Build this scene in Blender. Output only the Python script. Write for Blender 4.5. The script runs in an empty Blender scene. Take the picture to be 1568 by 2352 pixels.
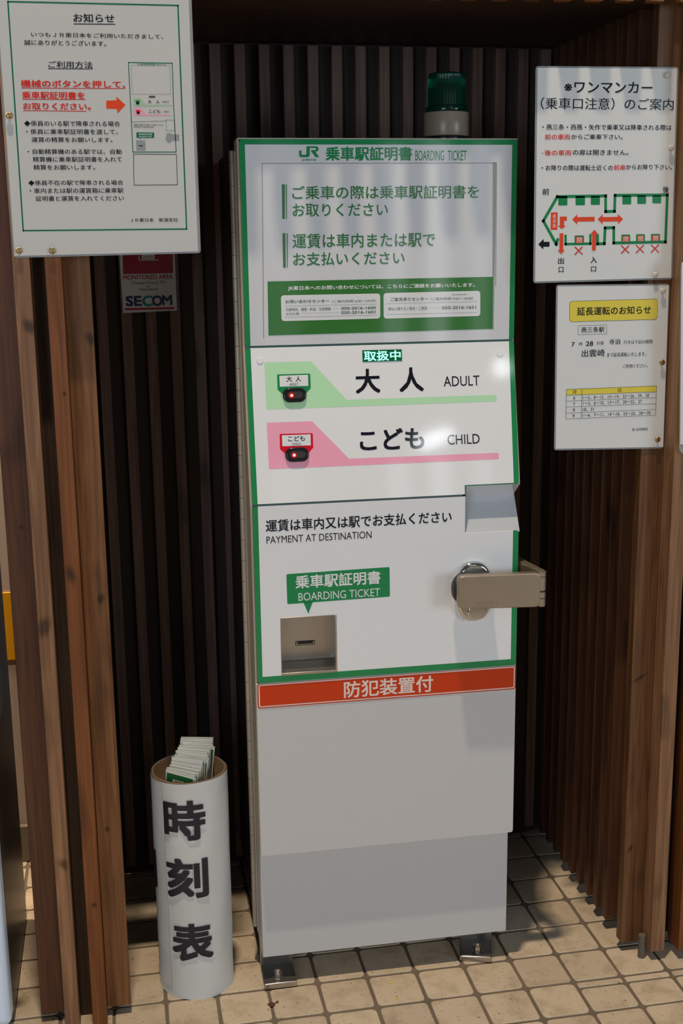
import bpy, bmesh, math, random
from mathutils import Vector, Matrix
random.seed(7)
S = bpy.context.scene
COL = S.collection

# ------------------------------------------------------------------ camera
cam_d = bpy.data.cameras.new('camera'); cam = bpy.data.objects.new('camera', cam_d); COL.objects.link(cam)
FPX = 2781.335
cam_d.sensor_fit = 'VERTICAL'; cam_d.sensor_height = 24.0; cam_d.lens = FPX * 24.0 / 2352.0
cam_d.clip_start = 0.05; cam_d.clip_end = 60
R = ((0.98286026, 0.05142346, -0.17703483), (-0.18393711, 0.20914363, -0.96043016), (-0.01236293, 0.97653191, 0.21501764))
cam.matrix_world = Matrix.Translation((-0.73291, -2.13346, 1.43722)) @ Matrix(R).to_4x4()
S.camera = cam

# ------------------------------------------------------------------ world, lights, exposure
w = bpy.data.worlds.new('World'); S.world = w; w.use_nodes = True
w.node_tree.nodes['Background'].inputs[0].default_value = (0.86, 0.92, 1.0, 1)
w.node_tree.nodes['Background'].inputs[1].default_value = 0.07
def lamp(name, loc, target, sx, sy, power, col):
    d = bpy.data.lights.new(name, 'AREA'); d.shape = 'RECTANGLE'; d.size = sx; d.size_y = sy; d.energy = power; d.color = col
    o = bpy.data.objects.new(name, d); COL.objects.link(o); o.location = loc
    o.rotation_euler = (Vector(target) - Vector(loc)).to_track_quat('-Z', 'Y').to_euler()
    return o
WARM = (1.0, 0.80, 0.58); COOL = (0.86, 0.93, 1.0)
lamp('ceiling_lamp_near', (-0.77, -1.04, 6.5), (-0.77, -1.04, 0), 0.24, 0.08, 245, (1.0, 0.83, 0.63))
lamp('far_fill', (0.7, -3.6, 3.6), (0.2, -0.6, 0.6), 1.4, 1.4, 4, (0.95, 0.97, 1.0))  # weak fill light added high in front, source unseen
lamp('cool_fill_right', (4.2, -5.4, 1.8), (0.0, 0, 1.0), 2.0, 2.0, 92, (0.72, 0.87, 1.0))  # added cool fill, kept out of the panels' mirror directions; no window built
lamp('corridor_fill', (-1.75, 0.50, 2.4), (-1.2, 0.55, 0.3), 0.3, 0.1, 60, WARM)  # light added to brighten the far wall and floor gap, source unseen
# unseen strip lights added behind the camera for reflected bands in the upper panel
for x, wd, p in [(0.25, 0.25, 1.0), (1.02, 0.15, 1.7), (1.32, 0.15, 2.6), (1.62, 0.12, 1.3)]:
    lamp('reflection_strip', (x, -6.0, 1.2), (x, 0, 1.2), wd, 1.8, p, COOL)
for x, z, wd, h, p, a in [(1.83, 2.73, 0.13, 0.13, 0.75, 0.6), (1.30, 2.24, 0.30, 0.11, 1.5, 0.35)]:  # bright ellipses added to mirror as highlights on the middle panel
    o = lamp('highlight_spot', (x, -6.0, z), (x, 0, z), wd, h, p, COOL); o.data.shape = 'ELLIPSE'; o.rotation_euler.rotate_axis('Z', a)
lamp('cool_fill_left', (-3.2, -5.0, 1.7), (-0.4, 0, 0.9), 2.0, 2.2, 66, (0.72, 0.87, 1.0))  # unseen cool fill added to stand in for daylight from front left
S.view_settings.view_transform = 'Standard'; S.view_settings.look = 'None'
S.view_settings.exposure = 0.0; S.view_settings.gamma = 1.0; S.view_settings.use_curve_mapping = False

# ------------------------------------------------------------------ materials
MATS = {}
def pmat(name, col, rough=0.5, metal=0.0, emit=None, es=0.0, bump=None, var=0.0, trans=0.0, ior=1.45, coat=0.0, spec=0.5, alpha=1.0):
    if name in MATS: return MATS[name]
    m = bpy.data.materials.new(name); m.use_nodes = True; nt = m.node_tree; b = nt.nodes['Principled BSDF']
    b.inputs['Base Color'].default_value = (*col, 1); b.inputs['Roughness'].default_value = rough; b.inputs['Metallic'].default_value = metal
    b.inputs['IOR'].default_value = ior; b.inputs['Transmission Weight'].default_value = trans; b.inputs['Coat Weight'].default_value = coat
    b.inputs['Coat Roughness'].default_value = 0.03; b.inputs['Specular IOR Level'].default_value = spec; b.inputs['Alpha'].default_value = alpha
    if emit: b.inputs['Emission Color'].default_value = (*emit, 1); b.inputs['Emission Strength'].default_value = es
    if bump or var:
        tc = nt.nodes.new('ShaderNodeTexCoord'); n = nt.nodes.new('ShaderNodeTexNoise'); n.inputs['Scale'].default_value = bump[0] if bump else 8
        n.inputs['Detail'].default_value = bump[2] if bump and len(bump) > 2 else 4
        nt.links.new(tc.outputs['Object'], n.inputs['Vector'])
        if bump:
            bp = nt.nodes.new('ShaderNodeBump'); bp.inputs['Strength'].default_value = bump[1]; bp.inputs['Distance'].default_value = bump[3] if len(bump) > 3 else 0.01
            nt.links.new(n.outputs['Fac'], bp.inputs['Height']); nt.links.new(bp.outputs['Normal'], b.inputs['Normal'])
        if var:
            n2 = nt.nodes.new('ShaderNodeTexNoise'); n2.inputs['Scale'].default_value = 6; n2.inputs['Detail'].default_value = 5
            nt.links.new(tc.outputs['Object'], n2.inputs['Vector'])
            cr = nt.nodes.new('ShaderNodeValToRGB'); cr.color_ramp.elements[0].position = 0.3; cr.color_ramp.elements[1].position = 0.7
            cr.color_ramp.elements[0].color = (*[c * (1 - var) for c in col], 1); cr.color_ramp.elements[1].color = (*col, 1)
            nt.links.new(n2.outputs['Fac'], cr.inputs['Fac']); nt.links.new(cr.outputs['Color'], b.inputs['Base Color'])
    MATS[name] = m; return m

def wood(name, dark, light, knot=0.6, rough=0.45, knots=()):
    if name in MATS: return MATS[name]
    m = bpy.data.materials.new(name); m.use_nodes = True; nt = m.node_tree; b = nt.nodes['Principled BSDF']; L = nt.links.new
    tc = nt.nodes.new('ShaderNodeTexCoord'); oi = nt.nodes.new('ShaderNodeObjectInfo')
    ml = nt.nodes.new('ShaderNodeMath'); ml.operation = 'MULTIPLY'; ml.inputs[1].default_value = 37.0; L(oi.outputs['Random'], ml.inputs[0])
    cb = nt.nodes.new('ShaderNodeCombineXYZ'); L(ml.outputs[0], cb.inputs['X']); L(ml.outputs[0], cb.inputs['Z'])
    ad = nt.nodes.new('ShaderNodeVectorMath'); ad.operation = 'ADD'; L(tc.outputs['Object'], ad.inputs[0]); L(cb.outputs[0], ad.inputs[1])
    mp = nt.nodes.new('ShaderNodeMapping'); mp.inputs['Scale'].default_value = (40, 40, 1.6); L(ad.outputs[0], mp.inputs['Vector'])
    n = nt.nodes.new('ShaderNodeTexNoise'); n.inputs['Scale'].default_value = 2.2; n.inputs['Detail'].default_value = 6; n.inputs['Distortion'].default_value = 1.2; L(mp.outputs[0], n.inputs['Vector'])
    cr = nt.nodes.new('ShaderNodeValToRGB'); cr.color_ramp.elements[0].position = 0.3; cr.color_ramp.elements[1].position = 0.72
    cr.color_ramp.elements[0].color = (*dark, 1); cr.color_ramp.elements[1].color = (*light, 1); L(n.outputs['Fac'], cr.inputs['Fac'])
    mp2 = nt.nodes.new('ShaderNodeMapping'); mp2.inputs['Scale'].default_value = (14, 14, 5.0); L(ad.outputs[0], mp2.inputs['Vector'])
    v = nt.nodes.new('ShaderNodeTexNoise'); v.inputs['Scale'].default_value = 1.0; v.inputs['Detail'].default_value = 2; L(mp2.outputs[0], v.inputs['Vector'])
    cr2 = nt.nodes.new('ShaderNodeValToRGB'); cr2.color_ramp.elements[0].position = 0.27; cr2.color_ramp.elements[1].position = 0.40
    k = 1 - knot; cr2.color_ramp.elements[0].color = (k, k * 0.95, k * 0.95, 1); cr2.color_ramp.elements[1].color = (1, 1, 1, 1); L(v.outputs['Fac'], cr2.inputs['Fac'])
    mx = nt.nodes.new('ShaderNodeMix'); mx.data_type = 'RGBA'; mx.blend_type = 'MULTIPLY'; mx.inputs[0].default_value = 1.0
    L(cr.outputs['Color'], mx.inputs[6]); L(cr2.outputs['Color'], mx.inputs[7]); out = mx.outputs[2]
    for (kx, kz, rx, rz, an) in knots:
        sub = nt.nodes.new('ShaderNodeVectorMath'); sub.operation = 'SUBTRACT'; sub.inputs[1].default_value = (kx, 0, kz); L(tc.outputs['Object'], sub.inputs[0])
        rt = nt.nodes.new('ShaderNodeVectorRotate'); rt.rotation_type = 'Y_AXIS'; rt.inputs['Angle'].default_value = an; L(sub.outputs[0], rt.inputs['Vector'])
        sc = nt.nodes.new('ShaderNodeVectorMath'); sc.operation = 'MULTIPLY'; sc.inputs[1].default_value = (1 / rx, 0, 1 / rz); L(rt.outputs[0], sc.inputs[0])
        ln = nt.nodes.new('ShaderNodeVectorMath'); ln.operation = 'LENGTH'; L(sc.outputs[0], ln.inputs[0])
        nz = nt.nodes.new('ShaderNodeMath'); nz.operation = 'MULTIPLY_ADD'; nz.inputs[1].default_value = 1.3; L(n.outputs['Fac'], nz.inputs[0]); L(ln.outputs['Value'], nz.inputs[2])
        mr = nt.nodes.new('ShaderNodeMapRange'); mr.interpolation_type = 'SMOOTHSTEP'; mr.inputs[1].default_value = 0.9; mr.inputs[2].default_value = 2.1; mr.inputs[3].default_value = 0.30; mr.inputs[4].default_value = 1.0; L(nz.outputs[0], mr.inputs[0])
        m2 = nt.nodes.new('ShaderNodeMix'); m2.data_type = 'RGBA'; m2.blend_type = 'MULTIPLY'; m2.inputs[0].default_value = 1.0; L(out, m2.inputs[6]); L(mr.outputs[0], m2.inputs[7]); out = m2.outputs[2]
    L(out, b.inputs['Base Color'])
    b.inputs['Roughness'].default_value = rough; b.inputs['Specular IOR Level'].default_value = 0.35
    bp = nt.nodes.new('ShaderNodeBump'); bp.inputs['Strength'].default_value = 0.25; bp.inputs['Distance'].default_value = 0.002; L(n.outputs['Fac'], bp.inputs['Height']); L(bp.outputs['Normal'], b.inputs['Normal'])
    MATS[name] = m; return m

def tile_mat():
    m = bpy.data.materials.new('floor_tile'); m.use_nodes = True; nt = m.node_tree; b = nt.nodes['Principled BSDF']; L = nt.links.new
    tc = nt.nodes.new('ShaderNodeTexCoord'); geo = nt.nodes.new('ShaderNodeNewGeometry')
    n = nt.nodes.new('ShaderNodeTexNoise'); n.inputs['Scale'].default_value = 17; n.inputs['Detail'].default_value = 7; n.inputs['Roughness'].default_value = 0.65; L(tc.outputs['Object'], n.inputs['Vector'])
    cr = nt.nodes.new('ShaderNodeValToRGB'); e = cr.color_ramp.elements
    e[0].position = 0.22; e[0].color = (0.33, 0.245, 0.15, 1); e[1].position = 0.52; e[1].color = (0.56, 0.45, 0.325, 1); L(n.outputs['Fac'], cr.inputs['Fac'])
    hs = nt.nodes.new('ShaderNodeHueSaturation'); mr = nt.nodes.new('ShaderNodeMapRange'); mr.inputs[3].default_value = 0.86; mr.inputs[4].default_value = 1.12
    L(geo.outputs['Random Per Island'], mr.inputs[0]); L(mr.outputs[0], hs.inputs['Value']); L(cr.outputs['Color'], hs.inputs['Color'])
    n2 = nt.nodes.new('ShaderNodeTexNoise'); n2.inputs['Scale'].default_value = 190; n2.inputs['Detail'].default_value = 2; L(tc.outputs['Object'], n2.inputs['Vector'])
    c2 = nt.nodes.new('ShaderNodeValToRGB'); c2.color_ramp.elements[0].position = 0.29; c2.color_ramp.elements[0].color = (0.35, 0.28, 0.22, 1); c2.color_ramp.elements[1].position = 0.345; c2.color_ramp.elements[1].color = (1, 1, 1, 1)
    L(n2.outputs['Fac'], c2.inputs['Fac'])
    mx = nt.nodes.new('ShaderNodeMix'); mx.data_type = 'RGBA'; mx.blend_type = 'MULTIPLY'; mx.inputs[0].default_value = 1.0
    L(hs.outputs['Color'], mx.inputs[6]); L(c2.outputs['Color'], mx.inputs[7]); L(mx.outputs[2], b.inputs['Base Color'])
    b.inputs['Roughness'].default_value = 0.55
    bp = nt.nodes.new('ShaderNodeBump'); bp.inputs['Strength'].default_value = 0.2; bp.inputs['Distance'].default_value = 0.002; L(n.outputs['Fac'], bp.inputs['Height']); L(bp.outputs['Normal'], b.inputs['Normal'])
    return m

INKS = {'ink': (0.012, 0.013, 0.02), 'green': (0.018, 0.255, 0.085), 'deep_green': (0.045, 0.20, 0.065), 'grass_green': (0.045, 0.20, 0.04), 'teal': (0.012, 0.17, 0.09),
 'teal2': (0.01, 0.30, 0.24), 'red': (0.72, 0.035, 0.025), 'red_x': (0.75, 0.06, 0.05), 'orange_red': (0.85, 0.085, 0.03), 'badge_red': (0.72, 0.01, 0.03), 'deep_red': (0.42, 0.012, 0.025),
 'grey': (0.33, 0.34, 0.36), 'grey_dark': (0.10, 0.11, 0.10), 'light_green': (0.50, 0.82, 0.50), 'light_green_print': (0.42, 0.60, 0.40), 'pink': (0.95, 0.40, 0.54), 'white': (0.80, 0.80, 0.80),
 'dimmed_paper': (0.64, 0.625, 0.60), 'white_paper': (0.78, 0.78, 0.76), 'yellow': (0.84, 0.68, 0.09), 'navy': (0.02, 0.025, 0.13), 'dark_grey_green': (0.06, 0.11, 0.08), 'pale_pink': (0.85, 0.68, 0.62), 'orange': (0.62, 0.042, 0.004), 'acrylic_white': (0.84, 0.84, 0.85), 'window_white': (0.715, 0.715, 0.735)}
FIN = {'gloss': (0.06, None), 'semi': (0.22, None), 'matt': (0.5, None), 'film': (0.13, (9, 0.10, 3, 0.01))}
def ink(name, fin):
    r, bp = FIN[fin]
    return pmat('print_%s_%s' % (name, fin), INKS[name], r, bump=bp)

M_STEEL = pmat('brushed_steel', (0.50, 0.47, 0.43), 0.34, 1.0, bump=(120, 0.05, 2, 0.002))
M_BRONZE = pmat('nickel_bronze', (0.43, 0.345, 0.26), 0.40, 0.75, var=0.2)
M_CHROME = pmat('chrome', (0.68, 0.69, 0.70), 0.09, 1.0)
M_BLACK = pmat('black_plastic', (0.012, 0.012, 0.014), 0.18)
M_PAINT = pmat('ivory_paint', (0.57, 0.56, 0.56), 0.38, bump=(260, 0.06, 2, 0.001))
M_DOOR = pmat('white_powder_coat', (0.60, 0.585, 0.58), 0.42, bump=(260, 0.06, 2, 0.001))
M_FRAME = pmat('beige_frame_paint', (0.55, 0.47, 0.37), 0.4)
M_HINGE = pmat('hinge_metal', (0.50, 0.43, 0.35), 0.38, 0.3, var=0.25)
M_DARK = pmat('dark_brown_steel', (0.035, 0.026, 0.022), 0.5)
M_GASKET = pmat('grey_gasket', (0.16, 0.17, 0.19), 0.5)

# ------------------------------------------------------------------ mesh helpers
class MB:
    def __init__(s): s.bm = bmesh.new(); s.mats = []
    def mi(s, m):
        if m not in s.mats: s.mats.append(m)
        return s.mats.index(m)
    def box(s, x0, x1, y0, y1, z0, z1, m, bev=0.0, M=None, seg=2):
        vs = [Vector((x, y, z)) for x in (x0, x1) for y in (y0, y1) for z in (z0, z1)]
        if M: vs = [M @ v for v in vs]
        v = [s.bm.verts.new(q) for q in vs]; i = s.mi(m); fs = []
        for q in ((0, 1, 3, 2), (4, 6, 7, 5), (0, 4, 5, 1), (2, 3, 7, 6), (0, 2, 6, 4), (1, 5, 7, 3)):
            f = s.bm.faces.new([v[k] for k in q]); f.material_index = i; fs.append(f)
        if bev > 0:
            es = list({e for f in fs for e in f.edges})
            r = bmesh.ops.bevel(s.bm, geom=es, offset=bev, segments=seg, profile=0.5, affect='EDGES')
            for f in r['faces']: f.material_index = i; f.smooth = True
        return s
    def prism(s, pts, t, m, frame=None, side=None, smooth=False):
        """extrude a polygon (list of 3D points, counter-clockwise seen from its front) backwards by the vector t"""
        i = s.mi(m); j = s.mi(side or m)
        a = [s.bm.verts.new(Vector(p)) for p in pts]; b = [s.bm.verts.new(Vector(p) + Vector(t)) for p in pts]
        f = s.bm.faces.new(a); f.material_index = i
        f = s.bm.faces.new(b[::-1]); f.material_index = j
        n = len(a)
        for k in range(n):
            f = s.bm.faces.new([a[k], b[k], b[(k + 1) % n], a[(k + 1) % n]]); f.material_index = j; f.smooth = smooth
        return s
    def cyl(s, c, axis, r, h, m, n=32, r2=None, cap=True, smooth=True):
        axis = Vector(axis).normalized(); u = axis.orthogonal().normalized(); v = axis.cross(u); i = s.mi(m); r2 = r if r2 is None else r2
        c = Vector(c)
        a = [s.bm.verts.new(c + r * (math.cos(2 * math.pi * k / n) * u + math.sin(2 * math.pi * k / n) * v)) for k in range(n)]
        b = [s.bm.verts.new(c + axis * h + r2 * (math.cos(2 * math.pi * k / n) * u + math.sin(2 * math.pi * k / n) * v)) for k in range(n)]
        for k in range(n):
            f = s.bm.faces.new([a[k], a[(k + 1) % n], b[(k + 1) % n], b[k]]); f.material_index = i; f.smooth = smooth
        if cap:
            a2 = [s.bm.verts.new(q.co) for q in a]; b2 = [s.bm.verts.new(q.co) for q in b]
            s.bm.faces.new(a2[::-1]).material_index = i; s.bm.faces.new(b2).material_index = i
        return s
    def lathe(s, c, prof, m, n=48, ribs=0, amp=0.0):
        """profile (r, z) turned about the vertical axis through c"""
        i = s.mi(m); rings = []
        for r, z in prof:
            ring = []
            for k in range(n):
                a = 2 * math.pi * k / n; rr = r + (amp * math.cos(a * ribs) if ribs else 0)
                ring.append(s.bm.verts.new((c[0] + rr * math.cos(a), c[1] + rr * math.sin(a), c[2] + z)))
            rings.append(ring)
        for p, q in zip(rings, rings[1:]):
            for k in range(n):
                f = s.bm.faces.new([p[k], p[(k + 1) % n], q[(k + 1) % n], q[k]]); f.material_index = i; f.smooth = True
        return s
    def build(s, name, parent=None, loc=None):
        me = bpy.data.meshes.new(name); bmesh.ops.recalc_face_normals(s.bm, faces=[f for f in s.bm.faces if not f.tag]); s.bm.to_mesh(me); s.bm.free()
        for m in s.mats: me.materials.append(m)
        o = bpy.data.objects.new(name, me); COL.objects.link(o)
        if loc: o.location = loc
        if parent: o.parent = parent
        return o
def tag(o, label, cat, group=None, kind=None):
    o['label'] = label; o['category'] = cat
    if group: o['group'] = group
    if kind: o['kind'] = kind
    return o
def empty(name, loc=(0, 0, 0), rz=0.0):
    o = bpy.data.objects.new(name, None); o.empty_display_size = 0.05; COL.objects.link(o); o.location = loc; o.rotation_euler = (0, 0, rz); return o
def copy_tree(o, parent=None):
    c = o.copy(); COL.objects.link(c)
    if parent: c.parent = parent
    for ch in list(o.children): copy_tree(ch, c)
    return c

# lettering: outlines of a text become faces of the part's own mesh
_TC = {}
def glyphs(text):
    if text in _TC: return _TC[text]
    cu = bpy.data.curves.new('lettering', 'FONT'); cu.body = text; cu.size = 1.0; cu.resolution_u = 3; cu.fill_mode = 'FRONT'
    ob = bpy.data.objects.new('lettering', cu); COL.objects.link(ob)
    dg = bpy.context.evaluated_depsgraph_get(); dg.update(); ev = ob.evaluated_get(dg); me = ev.to_mesh()
    vs = [(v.co.x, v.co.y) for v in me.vertices]; fs = [tuple(p.vertices) for p in me.polygons]
    ev.to_mesh_clear(); bpy.data.objects.remove(ob); bpy.data.curves.remove(cu)
    x0 = min(v[0] for v in vs); x1 = max(v[0] for v in vs); y0 = min(v[1] for v in vs); y1 = max(v[1] for v in vs)
    _TC[text] = ([(x - x0, y - y0) for x, y in vs], fs, x1 - x0, y1 - y0); return _TC[text]
_SL = {}
def sliced(text):
    if text in _SL: return _SL[text]
    vs, fs, W, H = glyphs(text); t = bmesh.new(); nv = [t.verts.new((x, y, 0)) for x, y in vs]
    for q in fs:
        try: t.faces.new([nv[k] for k in q])
        except ValueError: pass
    for k in range(1, 24):
        bmesh.ops.bisect_plane(t, geom=t.verts[:] + t.edges[:] + t.faces[:], plane_co=(W * k / 24, 0, 0), plane_no=(1, 0, 0))
    t.verts.index_update(); _SL[text] = ([(v.co.x, v.co.y) for v in t.verts], [tuple(v.index for v in f.verts) for f in t.faces]); t.free(); return _SL[text]
def rounded(pts, r, seg=4):
    out = []; n = len(pts); P = [Vector(p) for p in pts]
    for k in range(n):
        a, b, c = P[k - 1], P[k], P[(k + 1) % n]; d1 = (a - b).normalized(); d2 = (c - b).normalized()
        ang = d1.angle(d2); t = min(r / math.tan(ang / 2), 0.45 * (a - b).length, 0.45 * (c - b).length)
        p1 = b + d1 * t; p2 = b + d2 * t
        for q in range(seg + 1):
            f = q / seg; out.append(tuple((1 - f) ** 2 * p1 + 2 * f * (1 - f) * b + f * f * p2))
    return out
STEP = 0.00022
class Frame:
    """a flat face of a thing: origin, right, up; fn maps (u, v, height) to a point"""
    def __init__(s, o, eu, ev, fin, fn=None):
        s.o = Vector(o); s.eu = Vector(eu).normalized(); s.ev = Vector(ev).normalized(); s.n = s.eu.cross(s.ev); s.fin = fin; s.fn = fn; s.flat = False
    def P(s, u, v, h=0.0):
        if s.fn: return s.fn(u, v, h)
        return s.o + u * s.eu + v * s.ev + h * s.n
    def face(s, mb, pts, mat, layer):
        vs = [mb.bm.verts.new(s.P(u, v, STEP * layer)) for u, v in pts]
        try: f = mb.bm.faces.new(vs)
        except ValueError: return
        f.material_index = mb.mi(mat); f.tag = True; f.normal_update()
        if not s.fn and f.normal.dot(s.n) < 0: f.normal_flip()
        if len(pts) > 4: bmesh.ops.triangulate(mb.bm, faces=[f])
    def rect(s, mb, u0, u1, v0, v1, col, layer=0, r=0.0, mat=None):
        p = [(u0, v0), (u1, v0), (u1, v1), (u0, v1)]
        s.face(mb, rounded(p, r) if r else p, mat or ink(col, s.fin), layer)
    def text(s, mb, text, col, bold, box, layer=2, mat=None):
        u0, v0, u1, v1 = box; vs, fs, W, H = glyphs(text); mi = mb.mi(mat or ink(col, s.fin)); b = bold
        sx = (u1 - u0) / (W + 2 * b); sy = (v1 - v0) / (H + 2 * b)
        if b <= 0: offs = [(0, 0)]
        elif b < 0.006: offs = [(-b, 0), (b, 0)]
        elif b < 0.024: offs = [(-b, -b), (b, -b), (b, b), (-b, b)]
        else: offs = [(b * i, b * j) for i in (-1, -0.33, 0.33, 1) for j in (-1, -0.33, 0.33, 1)]
        for k, (dx, dy) in enumerate(offs):
            V, Fs = vs, fs
            if s.fn and not s.flat: V, Fs = sliced(text)
            nv = [mb.bm.verts.new(s.P(u0 + (x + b + dx) * sx, v0 + (y + b + dy) * sy, STEP * layer + 0.00001 * k)) for x, y in V]
            for q in Fs:
                try: f = mb.bm.faces.new([nv[t] for t in q]); f.material_index = mi; f.tag = True
                except ValueError: pass
    def line(s, mb, pts, wd, col, layer):
        mat = ink(col, s.fin)
        for (a, b) in zip(pts, pts[1:]):
            a = Vector(a); b = Vector(b); d = b - a
            if d.length < 1e-6: continue
            d.normalize(); n = Vector((-d.y, d.x)) * wd / 2; e = d * wd / 2 * (1 if len(pts) > 2 else 0)
            s.face(mb, [tuple(a - e - n), tuple(b + e - n), tuple(b + e + n), tuple(a - e + n)], mat, layer)
    def ops(s, mb, name):
        for o in SPEC[name]:
            if o[0] == 't': s.text(mb, o[4], o[2], o[3], o[5], o[1])
            elif o[0] == 'p':
                pts = [Vector(q) for q in o[4]]
                s.face(mb, rounded(o[4], o[3]) if o[3] else o[4], ink(o[2], s.fin), o[1])
            else: s.line(mb, o[4], o[3], o[2], o[1])

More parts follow.
